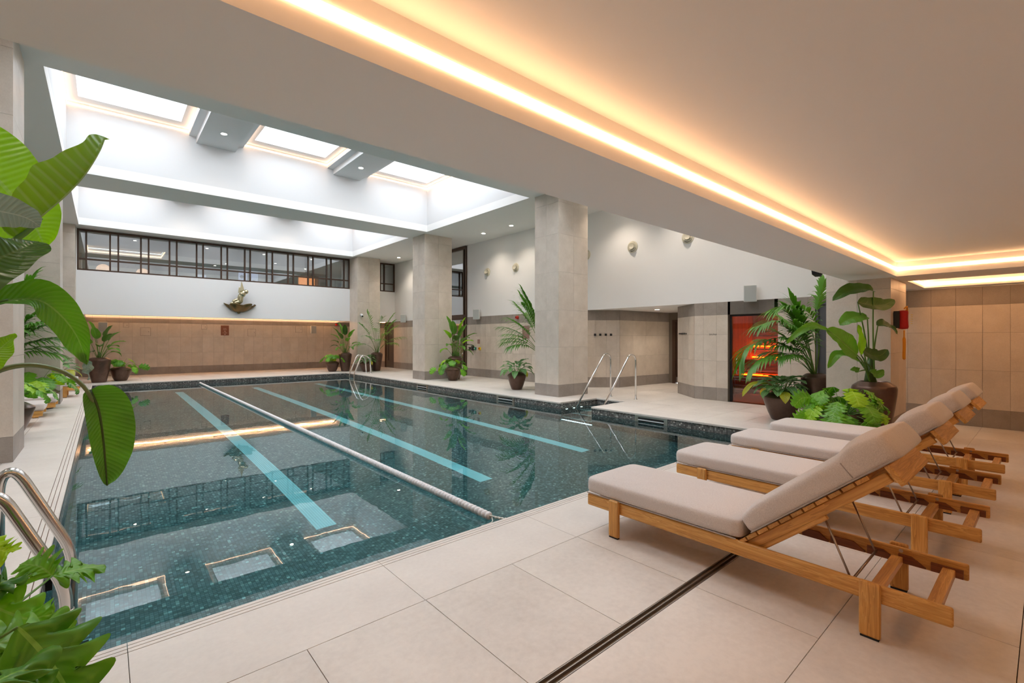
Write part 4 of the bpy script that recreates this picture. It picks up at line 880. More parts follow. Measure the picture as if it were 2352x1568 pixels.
mb = MB(); mb.hexa([(.02, -.2, .82), (.15, -.24, .86), (.14, -.28, .86), (.0, -.24, .80)], [(.055, -.21, 1.18), (.065, -.22, 1.18), (.065, -.23, 1.18), (.055, -.22, 1.18)]); mb.obj('fin', 'statue_gilt', t, bevel=.006)
mb = MB(); mb.hexa([(-.04, -.2, .74), (.06, -.22, .82), (.05, -.24, .82), (-.06, -.22, .74)], [(-.03, -.2, .96), (.02, -.21, .95), (.02, -.22, .95), (-.03, -.21, .96)]); mb.obj('fin', 'statue_gilt', t, bevel=.006)
mb = MB(); mb.tube(smoothcurve([(-.1, -.2, .28), (-.2, -.22, .40), (-.1, -.22, .47), (.0, -.2, .44)], 14), [.02] + [.06] * 13 + [.03], 10); mb.obj('wave', 'statue_gilt', t, True)

# ================================================================== POOL FITTINGS
def rail(pts, r, nm, par, n=40, mt='chrome'):
    mb = MB(); mb.tube(smoothcurve(pts, n), r, 12); return mb.obj(nm, mt, par, True)
def rounded(pts, rad=0.12, n=6):
    out = [Vector(pts[0])]
    for i in range(1, len(pts) - 1):
        p0, p1, p2 = Vector(pts[i - 1]), Vector(pts[i]), Vector(pts[i + 1]); a = p1 + (p0 - p1).normalized() * min(rad, (p0 - p1).length * .48); b_ = p1 + (p2 - p1).normalized() * min(rad, (p2 - p1).length * .48)
        for k in range(n + 1): u = k / n; out.append(a * (1 - u) ** 2 + p1 * 2 * u * (1 - u) + b_ * u * u)
    out.append(Vector(pts[-1])); return out
for yy, lb in ((7.06 - .05, 'farther from the camera'), (6.30, 'nearer the planters')):
    t = thing('step_rail', 'slanting chrome handrail over the pool steps, %s' % lb, 'handrail', (0, yy, 0))
    mb = MB(); mb.tube(rounded([(7.85, 0, -.34), (9.05, 0, 1.06), (9.28, 0, 1.0), (9.28, 0, 0.0)], 0.13), 0.021, 12); mb.obj('tube', 'chrome', t, True)
    mb = MB(); mb.lathe([(.045, 0), (.045, .006), (.03, .012)], 16, (9.28, 0, 0)); mb.obj('floor_flange', 'chrome', t, True)
t = thing('pool_ladder', 'steel ladder at the far right pool corner', 'ladder', (0, 0, 0))
for yy in (18.55, 18.10):
    mb = MB(); mb.tube(rounded([(7.47, yy, -1.0), (7.47, yy, .02), (7.80, yy, .78), (8.12, yy, .66), (8.17, yy, 0.0)], 0.16), 0.026, 12); mb.obj('side_rail', 'chrome', t, True)
    mb = MB(); mb.lathe([(.05, 0), (.05, .008), (.03, .014)], 16, (8.17, yy, 0)); mb.obj('floor_flange', 'chrome', t, True)
for k in range(3):
    mb = MB(); mb.box(7.42, 7.52, 18.12, 18.53, -.36 - .27 * k, -.33 - .27 * k); mb.obj('tread', 'tread_white', t)
t = thing('pool_ladder', 'steel ladder at the near left pool corner with black padded treads', 'ladder', (0, 0, 0))
for yy in (2.96, 3.46):
    mb = MB(); mb.tube(rounded([(-.13, yy, -1.1), (-.13, yy, .26), (-.34, yy, .74), (-.40, yy, .70), (-.40, yy, 0.0)], 0.09), 0.024, 14); mb.obj('side_rail', 'chrome', t, True)
    mb = MB(); mb.lathe([(.055, 0), (.055, .008), (.03, .016)], 20, (-.40, yy, 0)); mb.obj('floor_flange', 'chrome', t, True)
    mb = MB(); mb.lathe([(.028, 0), (.028, .02)], 14, (-.13, yy, .14)); mb.obj('collar', 'steel', t, True)
for k in range(4):
    z = -.33 - .26 * k
    tr = MB(); tr.box(-.17, -.05, 2.985, 3.435, z - .03, z); o = tr.obj('tread', 'tread_white', t, bevel=.006)
    for a, b_ in ((3.0, 3.14), (3.16, 3.26), (3.28, 3.42)):
        mb = MB(); mb.box(-.158, -.062, a, b_, z, z + .005); mb.obj('grip_pad', 'pad_black', o)
for yy in (3.62, 4.02):
    mb = MB(); mb.box(PX0, PX0 + .03, yy, yy + .05, -.14, -.07); mb.obj('wall_bracket', 'black_metal', t)
# lane rope of floats
RXX = 2.49; t = thing('lane_rope', 'white floating lane rope of round floats', 'lane rope', (RXX, 3.1, -.118))
fm = MB(); fm.lathe([(0.010, -.024), (.026, -.021), (.035, -.008), (.035, .008), (.026, .021), (.010, .024)], 16, (0, 0, 0), 0, (0, 1, 0)); fme = fm.mesh('float', 'float_white', True)
rest = MB(); n = int((19.18 - 3.17) / .0505)
for k in range(n):
    y_ = 3.17 + k * .0505
    if k < 120:
        o = bpy.data.objects.new('float', fme); C.objects.link(o); o.parent = t; o.location = (random.uniform(-.001, .001), y_ - 3.1, 0); o.rotation_euler = (0, random.uniform(0, 6), 0)
    else: rest.lathe([(0.010, -.024), (.026, -.021), (.035, -.008), (.035, .008), (.026, .021), (.010, .024)], 8, (0, y_ - 3.1, 0), 0, (0, 1, 0))
o = rest.obj('float', 'float_white', t, True); o['kind'] = 'stuff'
mb = MB(); mb.tube([(0, -.28, .05), (.0, -.1, .03), (.0, .1, 0), (0, 16.1, 0), (0, 16.14, .02)], .005, 6); mb.obj('cord', 'rope_white', t)
mb = MB()
for k in range(10): mb.lathe([(.004, -.012), (.011, 0), (.004, .012)], 8, (0.004 * (-1) ** k, -.02 - .022 * k, .012 + .004 * k), 0, (.4 * (-1) ** k, -1, .2))
mb.obj('knot', 'rope_white', t, True)
mb = MB(); mb.tube(smoothcurve([(0, .02, 0), (-.05, -.05, .0), (-.10, -.07, .0), (-.17, -.05, -.01)], 12), .004, 6); mb.obj('loose_end', 'rope_white', t)
mb = MB(); mb.lathe([(.03, 0), (.03, .012), (.018, .018)], 14, (0, 16.15, .02), 0, (0, -1, 0)); mb.obj('wall_anchor', 'steel', t, True)
t = thing('wall_anchor', 'small round steel anchor on the far pool edge', 'anchor', (5.15, PY1, -.10))
mb = MB(); mb.lathe([(.035, 0), (.035, .012), (.02, .018)], 16, (0, 0, 0), 0, (0, -1, 0)); mb.obj('ring', 'steel', t, True)

# ================================================================== LOUNGERS
def rbox(mb, x0, x1, y0, y1, z0, z1): mb.box(x0, x1, y0, y1, z0, z1)
def cushion_mesh(x0, x1, prof_len, thick, nx=10, nl=16, puff=0.018, cuts=5):
    """soft block: x across, y along, z up; built as a rounded super-box"""
    mb = MB(); L_ = prof_len; pts = []
    bm = bmesh.new(); bmesh.ops.create_cube(bm, size=1.0)
    bmesh.ops.subdivide_edges(bm, edges=bm.edges, cuts=cuts, use_grid_fill=True)
    for v in bm.verts:
        u = v.co.copy() * 2
        ex = 1 - 0.10 * (abs(u.z) ** 3) * 0.6
        # round vertical edges and inflate the faces
        r = 0.93
        v.co.x = (u.x * (1 - 0.035 * abs(u.y) ** 6) * (1 - 0.05 * abs(u.z) ** 4)) * 0.5 * (x1 - x0) + (x0 + x1) / 2
        v.co.y = (u.y * (1 - 0.012 * abs(u.x) ** 6) * (1 - 0.016 * abs(u.z) ** 4)) * 0.5 * L_ + L_ / 2
        inf = (1 - abs(u.x) ** 4) * (1 - abs(u.y) ** 10)
        v.co.z = (0.5 + 0.5 * u.z * (1 - 0.10 * abs(u.x) ** 8)) * thick + (puff * inf * u.z if u.z > 0 else 0)
    return bm
def bm_obj(bm, name, mt, parent, sub=1):
    me = bpy.data.meshes.new(name); bm.to_mesh(me); bm.free(); me.materials.append(M[mt]); me.polygons.foreach_set('use_smooth', [True] * len(me.polygons))
    o = bpy.data.objects.new(name, me); C.objects.link(o); o.parent = parent
    if sub: md = o.modifiers.new('soft', 'SUBSURF'); md.levels = sub; md.render_levels = sub
    return o
ANG = radians(40)
def make_lounger():
    t = thing('sun_lounger', 'lounger', 'sun lounger', (0, 0, 0))
    # local: x 0..0.65 across, y 0 (head end) .. 2.0 (foot end)
    for x in (0.018, 0.607):
        mb = MB(); mb.box(x, x + .025, 0, 2.0, 0.165, 0.25); mb.obj('side_rail', 'teak', t, bevel=.010, bseg=3)
    for y_ in (0.285, 1.745):
        for x, s_ in ((-.012, 0), (.632, 1)):
            mb = MB(); mb.box(x, x + .030, y_ - .042, y_ + .042, 0.006, 0.263); o = mb.obj('leg', 'teak_up', t, bevel=.012, bseg=3)
            mb = MB(); mb.box(x + .003, x + .027, y_ - .036, y_ + .036, 0.0, .008); mb.obj('foot_pad', 'rubber', o)
        mb = MB(); mb.box(.043, .607, y_ - .025, y_ + .025, .165, .205); mb.obj('crossbar', 'teak_across', t, bevel=.004)
    mb = MB(); mb.box(.043, .607, .05, .10, .170, .21); mb.obj('crossbar', 'teak_across', t, bevel=.004)
    mb = MB(); mb.box(.043, .607, 1.93, 1.975, .170, .21); mb.obj('crossbar', 'teak_across', t, bevel=.004)
    # seat slats
    k = 0; y_ = .90
    while y_ < 1.93:
        mb = MB(); mb.box(.043, .607, y_, y_ + .062, .224, .242); mb.obj('seat_slat', 'teak_across', t, bevel=.003); y_ += .074
    # notch racks on the inner faces
    for x, s_ in ((.043, 1), (.595, -1)):
        z0 = .172
        segs = [[(.60, .0), (.60, .045), (.485, .045), (.43, .005), (.43, 0)], [(.42, .0), (.42, .045), (.345, .045), (.29, .005), (.29, 0)], [(.28, .0), (.28, .045), (.225, .045), (.165, .005), (.165, 0)], [(.75, 0), (.75, .045), (.66, .045), (.61, .005), (.61, 0)], [(.145, 0), (.145, .045), (.02, .045), (.02, 0)]]
        for sg in segs:
            mb = MB(); mb.hexa([(x, a, z0 + b_) for a, b_ in sg][::-1], [(x + .012, a, z0 + b_) for a, b_ in sg][::-1]); o = mb.obj('notch_block', 'teak_dark', t)
            bm = bmesh.new(); bm.from_mesh(o.data); bmesh.ops.recalc_face_normals(bm, faces=bm.faces); bm.to_mesh(o.data); bm.free()
        mb = MB(); mb.lathe([(.010, 0), (.010, .002), (0, .002)], 12, ((x if s_ > 0 else x + .012), .27, .233), 0, (s_, 0, 0)); mb.obj('screw', 'steel', t)
    # backrest: pivots at y=.86, rises towards y=0
    B = bpy.data.objects.new('backrest', None); C.objects.link(B); B.parent = t; B.location = (0, .90, .225); B.rotation_euler = (-ANG, 0, 0)   # local -y runs up the back
    for x in (.055, .565):
        mb = MB(); mb.box(x, x + .028, -.86, .03, -.055, -.004); mb.box(x, x + .028, -.50, .03, -.078, -.054); mb.obj('back_rail', 'teak', B, bevel=.005)
    for k in range(11):
        y_ = -.06 - k * .0735
        mb = MB(); mb.box(.03, .62, y_, y_ + .064, -.002, .018); mb.obj('back_slat', 'teak_across', B, bevel=.002)
    mb = MB(); mb.box(.02, .63, -.905, -.88, -.082, .018); mb.obj('head_board', 'teak_across', B, bevel=.004)
    # support bow of steel rod
    def W_(y_, z_): return (0, .90 + y_ * cos(ANG) * 1.0, 0)
    top = Vector((0, .90 - .52 * cos(ANG), .225 + .52 * sin(ANG) - .05)); bot = Vector((0, .375, .205))
    mb = MB(); mb.tube(rounded([(.085, top.y, top.z), (.085, bot.y, bot.z), (.085 - .03, bot.y, bot.z)], .02), .0055, 8); mb.obj('support_rod', 'rod_steel', t, True)
    mb = MB(); mb.tube(rounded([(.565, top.y, top.z), (.565, bot.y, bot.z), (.565 + .03, bot.y, bot.z)], .02), .0055, 8); mb.obj('support_rod', 'rod_steel', t, True)
    mb = MB(); mb.tube([(.055, bot.y, bot.z), (.595, bot.y, bot.z)], .0065, 8); mb.obj('support_bar', 'rod_steel', t, True)
    # cushions
    seat = bm_obj(cushion_mesh(.008, .642, 1.14, .118, puff=.010, cuts=11), 'seat_cushion', 'cushion_fabric', t, 1); seat.location = (0, .88, .252)
    mb = MB(); mb.tube([(.016, 0.03, .006), (.016, 1.12, .006)], .004, 6); mb.tube([(.634, 0.03, .006), (.634, 1.12, .006)], .004, 6); mb.obj('piping', 'cushion_seam', seat)
    bm = cushion_mesh(.012, .638, .87, .128, puff=.012, cuts=15)
    for v in bm.verts:
        s_ = v.co.y; u = s_ / .87                   # s_ runs up the back
        # head pillow: thicker last third with a crease
        if v.co.z > .03:
            h = 0
            if u > .74: h = .030 * min(1, (u - .74) / .035) * (1 - .9 * max(0, (u - .80) / .20) ** 1.6)
            v.co.z += h * (1 - .2 * abs((v.co.x - .325) / .313) ** 4)
        if u < .12: v.co.z *= (.80 + .20 * (u / .12)) if v.co.z > .03 else 1
        v.co.y = -s_
    bmesh.ops.reverse_faces(bm, faces=bm.faces)
    bc = bm_obj(bm, 'back_cushion', 'cushion_fabric', t, 1); bc.location = (0, .835, .300); bc.rotation_euler = (-ANG, 0, 0)
    mb = MB(); mb.tube([(.016, -.02, .010), (.016, -.84, .010)], .004, 6); mb.tube([(.014, -.645, .02), (.013, -.645, .10)], .003, 6); mb.obj('piping', 'cushion_seam', bc)
    return t
lg = make_lounger()
lab = ['nearest teak sun lounger with beige cushions, slot drain running under it', 'second teak sun lounger from the camera, raised backrest', 'third teak sun lounger from the camera, between the second and the last', 'farthest teak sun lounger of the front row, beside the bowl planter']
G = 'teak loungers in a row at the near pool end'
for i, x in enumerate((2.705, 3.97, 5.10, 6.18)):
    o = lg if i == 0 else copy_tree(lg)
    o.location = (x, .27, 0); o['label'] = lab[i]; o['group'] = G
for i, (x, y_, lb) in enumerate(((-.45, 15.7, 'lounger foot end beyond the second left column, beige cushion'), (-.66, 12.1, 'lounger in the left aisle whose foot shows left of the second column'), (-.74, 10.9, 'lounger in the left aisle just behind the nearer potted plant'), (-.55, 17.4, 'lounger in the left aisle farthest from the camera'))):
    o = copy_tree(lg); o.location = (x - 2.0, y_ + .32, 0); o.rotation_euler = (0, 0, -pi / 2); o['label'] = lb; o['group'] = 'teak loungers in the left aisle'

# ================================================================== PLANTS
RGT = Vector((cos(YAW), -sin(YAW), 0)); UPV = Vector((0, 0, 1))
def blade(name, mid, hw, mt, parent, shape='strel', fold=0.3, nh=None, ruffle=0.012, nl=16, nw=6, lobes=6, seed=0, asym=1.0):
    rnd = random.Random(seed); pts = smoothcurve(mid, nl); mb = MB(); nh = Vector(nh) if nh is not None else UPV
    ph = rnd.uniform(0, 6)
    for i, p in enumerate(pts):
        v = i / nl; t = (pts[min(i + 1, nl)] - pts[max(i - 1, 0)]).normalized()
        side = t.cross(nh)
        side = side.normalized() if side.length > 1e-3 else Vector((1, 0, 0)); nrm = side.cross(t)
        if shape == 'strel': w_ = sin(pi * min(1, .03 + .97 * v ** .72)) ** .55 if v < 1 else 0
        elif shape == 'lance': w_ = sin(pi * v ** .8) ** .85 if 0 < v < 1 else 0
        else: w_ = (sin(pi * min(1, .12 + .88 * v ** .85)) ** .5) if v < 1 else 0.02
        w_ = max(w_, 0.015)
        for j in range(nw + 1):
            u = -1 + 2 * j / nw; au = abs(u); q = w_ * hw * au * (asym if u > 0 else 1); fwd_ = 0; lf = 1
            if shape == 'lobed':
                c = abs(sin(pi * lobes * v + (0.5 if u > 0 else 0))) ** .8
                if au > .22: lf = 1 - min(1, (au - .22) / .5) * .84 * (1 - c) * (1 - v ** 6)
                fwd_ = au * hw * .62 * (1 - v * .5) - hw * .25 * au * (1 - v)
            rf = ruffle * au * au * sin(ph + v * (11 if shape != 'lobed' else 9) + (2 if u > 0 else 0)) + ruffle * .4 * au * sin(v * 29 + ph)
            pos = p + side * (1 if u > 0 else -1) * q * lf * cos(fold * (1 - .0 * v)) + nrm * (q * lf * sin(fold) + rf) + t * (fwd_ * w_ if shape == 'lobed' else 0)
            if shape == 'lobed': pos = pos - nrm * au * au * hw * .18
            mb.uv[len(mb.v)] = (.5 + u / 2, v); mb.v.append(tuple(pos))
    for i in range(nl):
        for j in range(nw): k = i * (nw + 1) + j; mb.f.append((k, k + 1, k + nw + 2, k + nw + 1)); mb.m.append(0)
    return mb.obj(name, mt, parent, True)
def arc(p, az, el, length, bend, n=6):
    p = Vector(p); out = [p.copy()]; st = length / n
    for i in range(n):
        e = el - bend * (i + .5) / n; d = Vector((cos(az) * cos(e), sin(az) * cos(e), sin(e))); p = p + d * st; out.append(p.copy())
    return out
POTS = {'tall': [(.58, 0), (.62, .02), (.74, .25), (.90, .6), (.985, .80), (1.0, .88), (.985, .905), (.95, .93), (.72, .985), (.62, 1.0), (.58, .985), (.56, .93)],
        'round': [(.50, 0), (.56, .03), (.74, .28), (.92, .60), (1.0, .80), (.995, .83), (.95, .86), (.70, .97), (.58, 1.0), (.54, .985), (.52, .90)],
        'bowl': [(.70, 0), (.76, .03), (.90, .40), (1.0, .74), (.985, .78), (.80, .93), (.66, 1.0), (.62, .985), (.60, .88)]}
def pot(t, kind, r, h, seg=28):
    pr = [(a * r, b_ * h) for a, b_ in POTS[kind]]
    mb = MB(); mb.lathe(pr[:-1] + [pr[-1], (0, pr[-1][1])], seg); o = sharp(mb.obj('planter_pot', 'bronze_glaze', t), 28)
    mb = MB(); mb.lathe([(0, pr[-1][1] + .012), (pr[-1][0] + .0, pr[-1][1] + .006)], seg); mb.obj('soil', 'soil', t)
    return pr[-1][1]
def stem(pts, r, par, mt='stem_green', n=10, name='leaf_stem'):
    mb = MB(); q = smoothcurve(pts, n); mb.tube(q, [r * (1 - .45 * i / n) for i in range(n + 1)], 7); return mb.obj(name, mt, par, True)
def plant(name, lab, loc, kind, r, h, group=None):
    t = thing(name, lab, 'potted plant', (loc[0], loc[1], 0), 0, group); zt = pot(t, kind, r, h); return t, zt
def strelitzia(t, zt, n, H_, seed, r=.07, bl=.42, hw=.10, azr=None, mts=('strelitzia_leaf', 'strelitzia_dark', 'strelitzia_leaf')):
    rnd = random.Random(seed)
    for i in range(n):
        az = 2 * pi * i / n * 1.618 * 1.2 + rnd.uniform(-.3, .3); f = i / max(1, n - 1)
        if azr: az = azr[0] + azr[1] * ((i * .618) % 1 - .5); upr = 1 - f
        sl = H_ * (.62 * (1 - f * .62)) ; el = radians(86 - 22 * f - rnd.uniform(0, 6)); b0 = (cos(az) * r * f, sin(az) * r * f, zt)
        s_ = arc(b0, az, el, sl, radians(4 + 22 * f), 5); L_ = bl * (1 - .35 * f) * rnd.uniform(.9, 1.1)
        e2 = el - radians(4 + 22 * f); md = arc(s_[-1], az, e2 - radians(0 + 18 * f), L_, radians(15 + 75 * f), 5)
        o = blade('leaf', md, hw * (1 - .35 * f), mts[i % len(mts)], t, 'strel', .35, UPV + Vector((cos(az), sin(az), 0)) * -.4, .008, 12, 4, seed=seed * 31 + i)
        stem(s_ + [md[1]], .011 * (1 - .3 * f), o, 'stem_green', 8)
    mb = MB(); mb.lathe([(r * .8, 0), (r * .5, .12), (r * .25, .24)], 10, (0, 0, zt)); mb.obj('stem_cluster', 'stem_dark', t, True)
def philodendron(t, zt, n, R, Hh, seed, lime=2, ls=.17, nl=20, lobes=6):
    rnd = random.Random(seed)
    for i in range(n):
        az = i * 2.4 + rnd.uniform(-.3, .3); f = ((i * 7) % n) / n; el = radians(80 - 60 * f); ln = R * (.55 + .45 * f) * rnd.uniform(.85, 1.15)
        s_ = arc((cos(az) * .03, sin(az) * .03, zt), az, el, ln + Hh * .35 * (1 - f), radians(25 + 25 * f), 5); L_ = ls * rnd.uniform(.85, 1.2)
        md = arc(s_[-1], az, radians(-22 - 25 * f), L_ * 1.25, radians(35), 4); mt = 'philodendron_lime' if i in [k * 3 for k in range(lime)] else 'philodendron_leaf'
        o = blade('leaf', md, L_ * .72, mt, t, 'lobed', .12, UPV, .012, nl, 4, lobes, seed * 17 + i); stem(s_, .005, o, 'stem_green', 6)
def rosette(t, zt, n, R, seed, mt='aglaonema_leaf', L0=.24, hw=.055, yel=1):
    rnd = random.Random(seed)
    for i in range(n):
        az = i * 2.4 + rnd.uniform(-.2, .2); f = i / n; el = radians(84 - 60 * f); sl = R * (.75 - .1 * f) * rnd.uniform(.85, 1.1)
        s_ = arc((cos(az) * .03, sin(az) * .03, zt), az, el, sl, radians(14), 4); L_ = L0 * rnd.uniform(.85, 1.15)
        md = arc(s_[-1], az, el * .62 - radians(8 + 14 * f), L_, radians(52 + 22 * f), 5); m_ = 'yellow_leaf' if i >= n - yel else mt
        o = blade('leaf', md, hw * rnd.uniform(.9, 1.1), m_, t, 'lance', .25, UPV + Vector((cos(az), sin(az), 0)) * -.2, .006, 10, 4, seed=seed * 13 + i); stem(s_, .006, o, 'stem_green', 5)
def palm(t, zt, n, Hh, seed, ln=.30, fl=.55, stemr=.008, azl=None, pairs=11, extra=()):
    rnd = random.Random(seed)
    for i in range(n + len(extra)):
        az = (azl[i % len(azl)] if azl else i * 2.4) + rnd.uniform(-.25, .25); f = min(1, i / n); el = radians(87 - 26 * f); tot = Hh * (1 - .42 * f) * rnd.uniform(.92, 1.05)
        rc = arc((cos(az) * .04, sin(az) * .04, zt), az, el, tot, radians(28 + 62 * f), 14) if i < n else extra[i - n]
        q = smoothcurve(rc, 28); mb = MB(); mb.tube(q, [stemr * (1 - .8 * j / 28) for j in range(29)], 6); o = mb.obj('frond', 'stem_green', t, True)
        lf = MB(); a0 = int(28 * (1 - fl))
        for j in range(pairs):
            u = j / (pairs - 1); idx = a0 + u * (28 - a0 - 1); p = q[int(idx)].lerp(q[min(28, int(idx) + 1)], idx - int(idx)); tt = (q[min(28, int(idx) + 1)] - q[int(idx)]).normalized()
            sd = tt.cross(UPV); sd = sd.normalized() if sd.length > .05 else Vector((-sin(az), cos(az), 0)); L_ = ln * (.65 + .5 * sin(pi * (.15 + u * .7))) * rnd.uniform(.85, 1.12)
            for sg in (-1, 1):
                d = (sd * sg * (1 - .45 * u) + tt * (.55 + .5 * u) + UPV * rnd.uniform(.0, .22)).normalized(); p0 = p.copy(); wv = ln * .052; base = len(lf.v); nn = d.cross(UPV); nn = nn.normalized() if nn.length > .01 else sd
                for s_ in range(5):
                    w_ = wv * (.45, 1.0, .9, .55, .05)[s_]; lf.v.append(tuple(p0 - nn * w_)); lf.v.append(tuple(p0 + nn * w_)); lf.uv[base + 2 * s_] = (.1, s_ / 4); lf.uv[base + 2 * s_ + 1] = (.9, s_ / 4)
                    p0 = p0 + d * (L_ / 4); d = (d - UPV * rnd.uniform(.22, .38)).normalized()
                for s_ in range(4): k = base + 2 * s_; lf.f.append((k, k + 1, k + 3, k + 2)); lf.m.append(0)
        lo = lf.obj('leaflets', 'palm_leaf', o, True); lo['kind'] = 'stuff'

# --- far groups
t, z = plant('tall_planter', 'dark bird-of-paradise plant in a tall bronze pot, far left corner', (-.12, 20.10), 'tall', .30, .80); strelitzia(t, z, 12, 1.25, 3, .09, .50, .14, (-.9, 3.6))
t, z = plant('round_planter', 'lobed leaf plant in a round bronze pot, right of the far left tall pot', (.42, 20.42), 'round', .30, .47); philodendron(t, z, 12, .42, .3, 5, 1, .2)
mb_ = blade('leaf', [(.45, -.35, .50), (.62, -.42, .46), (.72, -.45, .36)], .12, 'philodendron_leaf', t, 'lobed', .1, -FWD + UPV * .3, .01, 20, 4, 5, 4); stem([(.05, 0, .45), (.25, -.2, .62), (.45, -.35, .50)], .005, mb_)
t, z = plant('round_planter', 'broad leaf plant with yellowing leaves between the left columns', (-1.0, 18.3), 'round', .26, .46); rosette(t, z, 22, .42, 8, 'aglaonema_leaf', .36, .085, 4)
t, z = plant('round_planter', 'lobed leaf plant in a round bronze pot, far right, left of the tall pot', (7.40, 20.25), 'round', .28, .44); philodendron(t, z, 14, .45, .3, 11, 3, .19)
t, z = plant('tall_planter', 'upright bird-of-paradise plant in a tall bronze pot by the far right column', (7.88, 20.05), 'tall', .27, .81); strelitzia(t, z, 13, 1.4, 12, .08, .52, .12, (-2.4, 3.4))
t, z = plant('round_planter', 'leafy plant in a round bronze pot right behind the far steel ladder', (8.45, 19.2), 'round', .27, .43); rosette(t, z, 24, .34, 15, 'aglaonema_leaf', .30, .075, 1)
t, z = plant('tall_planter', 'slender palm in a tall bronze pot at the far right column', (9.02, 19.40), 'tall', .25, .81); palm(t, z, 13, 1.95, 16, .34, .42, .009, [-2.7, -.4, -1.9, -1.0, -2.9, -.2, -2.3, -1.4], 11)
# --- by the third column
t, z = plant('tall_planter', 'bird-of-paradise plant in a tall bronze pot against the third column', (9.22, 13.60), 'tall', .26, .80); strelitzia(t, z, 15, 1.5, 21, .09, .56, .125, (-1.4, 3.6), ('strelitzia_leaf', 'strelitzia_bright', 'strelitzia_leaf', 'strelitzia_dark'))
t, z = plant('round_planter', 'lime green lobed plant in a round bronze pot before the third column', (8.86, 13.20), 'round', .27, .46); philodendron(t, z, 15, .42, .3, 22, 4, .19)
mb_ = blade('leaf', [(-.50, .25, .42), (-.62, .28, .36), (-.70, .30, .24)], .11, 'philodendron_leaf', t, 'lobed', .1, -FWD + UPV * .3, .01, 20, 4, 5, 4); stem([(.0, 0, .45), (-.3, .12, .60), (-.50, .25, .42)], .005, mb_, 'stem_green')
# --- by the second column
t, z = plant('round_planter', 'mottled leaf plant with one yellow leaf in a pot left of the second column', (8.62, 9.70), 'round', .26, .48); rosette(t, z, 22, .36, 25, 'aglaonema_leaf', .34, .085, 1)
t, z = plant('tall_planter', 'palm in a tall pot half hidden behind the second column', (9.42, 9.42), 'tall', .24, .80); palm(t, z, 12, 2.1, 27, .42, .45, .010, [2.6, 2.9, 2.2, 3.05, 1.5, 2.8, 1.0, 2.5], 13)
# --- left aisle near the columns
t, z = plant('bowl_planter', 'lobed leaf plant in a bronze bowl just behind the near left column', (-1.08, 9.55), 'round', .34, .52); philodendron(t, z, 14, .5, .35, 31, 1, .22)
t, z = plant('bowl_planter', 'lime leaved plant in a bronze bowl before the second left column', (-1.02, 13.25), 'bowl', .34, .42); philodendron(t, z, 16, .55, .4, 33, 6, .24)
t, z = plant('tall_planter', 'palm in a tall pot between the left columns', (-1.68, 13.3), 'tall', .24, .80); palm(t, z, 16, 2.0, 35, .44, .5, .010, [.0, -.3, -.7, -1.2, .1, -.2, -2.0], 14)
# --- right hand group
t, z = plant('round_planter', 'patterned leaf plant in a round bronze pot at the right pool edge', (8.88, 3.06), 'round', .295, .47)
rosette(t, z, 48, .36, 41, 'calathea_leaf', .26, .082, 3)
mb_ = blade('leaf', [(-.12, .16, .62), (-.27, .36, .60), (-.36, .46, .48), (-.40, .50, .38)], .055, 'yellow_leaf', t, 'lance', .5, UPV - FWD * .5, .006, 10, 4, seed=5); stem([(0, 0, .45), (-.12, .16, .62)], .006, mb_)
t, z = plant('tall_planter', 'large palm in a tall dark bronze pot before the grey door', (9.28, 2.66), 'tall', .225, .80)
XF = [[(9.076, 2.639, 0.809), (8.964, 2.736, 1.237), (8.697, 2.969, 1.415), (8.39, 3.236, 1.363), (8.168, 3.43, 1.237), (8.084, 3.503, 0.95)],
 [(8.894, 2.599, 0.82), (8.724, 2.746, 1.277), (8.423, 3.008, 1.69), (8.123, 3.27, 1.60)],
 [(9.087, 2.629, 0.809), (9.076, 2.639, 1.681), (9.115, 2.605, 2.05), (9.187, 2.542, 2.405)],
 [(9.076, 2.639, 0.809), (9.042, 2.668, 1.459), (8.753, 2.921, 1.932), (8.502, 3.139, 1.888)],
 [(8.904, 2.589, 0.82), (8.751, 2.723, 1.096), (8.478, 2.961, 1.154), (8.205, 3.199, 1.063), (8.068, 3.318, 0.90)],
 [(9.087, 2.629, 0.809), (9.12, 2.6, 1.385), (8.975, 2.726, 1.865), (8.697, 2.969, 1.976)],
 [(9.087, 2.629, 0.809), (9.1, 2.61, 1.30), (9.02, 2.68, 1.62), (8.82, 2.85, 1.60)]]
palm(t, z, 13, 1.45, 44, .40, .50, .008, [2.5, 2.2, 2.9, 1.6, 3.0, 2.0, 2.7, 2.6, 2.4], 14, [[Vector((a + .2, b_ + .02, c)) - Vector((9.28, 2.66, 0)) if k else Vector((.0, .0, z)) for k, (a, b_, c) in enumerate(q)] for q in XF])
t, z = plant('bowl_planter', 'bright green lobed leaf plant in a wide bronze bowl by the last lounger', (7.25, 1.76), 'bowl', .29, .44)
philodendron(t, z, 40, .34, .60, 47, 7, .17, 40, 5)
for k, (p0, p1, p2) in enumerate((((-.30, .28, .42), (-.40, .36, .36), (-.46, .42, .24)), ((-.34, .16, .30), (-.42, .24, .22), (-.45, .28, .10)), ((-.22, .30, .62), (-.34, .38, .62), (-.44, .44, .52)))):
    mb_ = blade('leaf', [p0, p1, p2], .13, 'philodendron_leaf', t, 'lobed', .08, -FWD + UPV * .4, .012, 36, 4, 7, 60 + k); stem([(0, 0, .33), (p0[0] * .6, p0[1] * .6, p0[2] + .05), p0], .005, mb_)
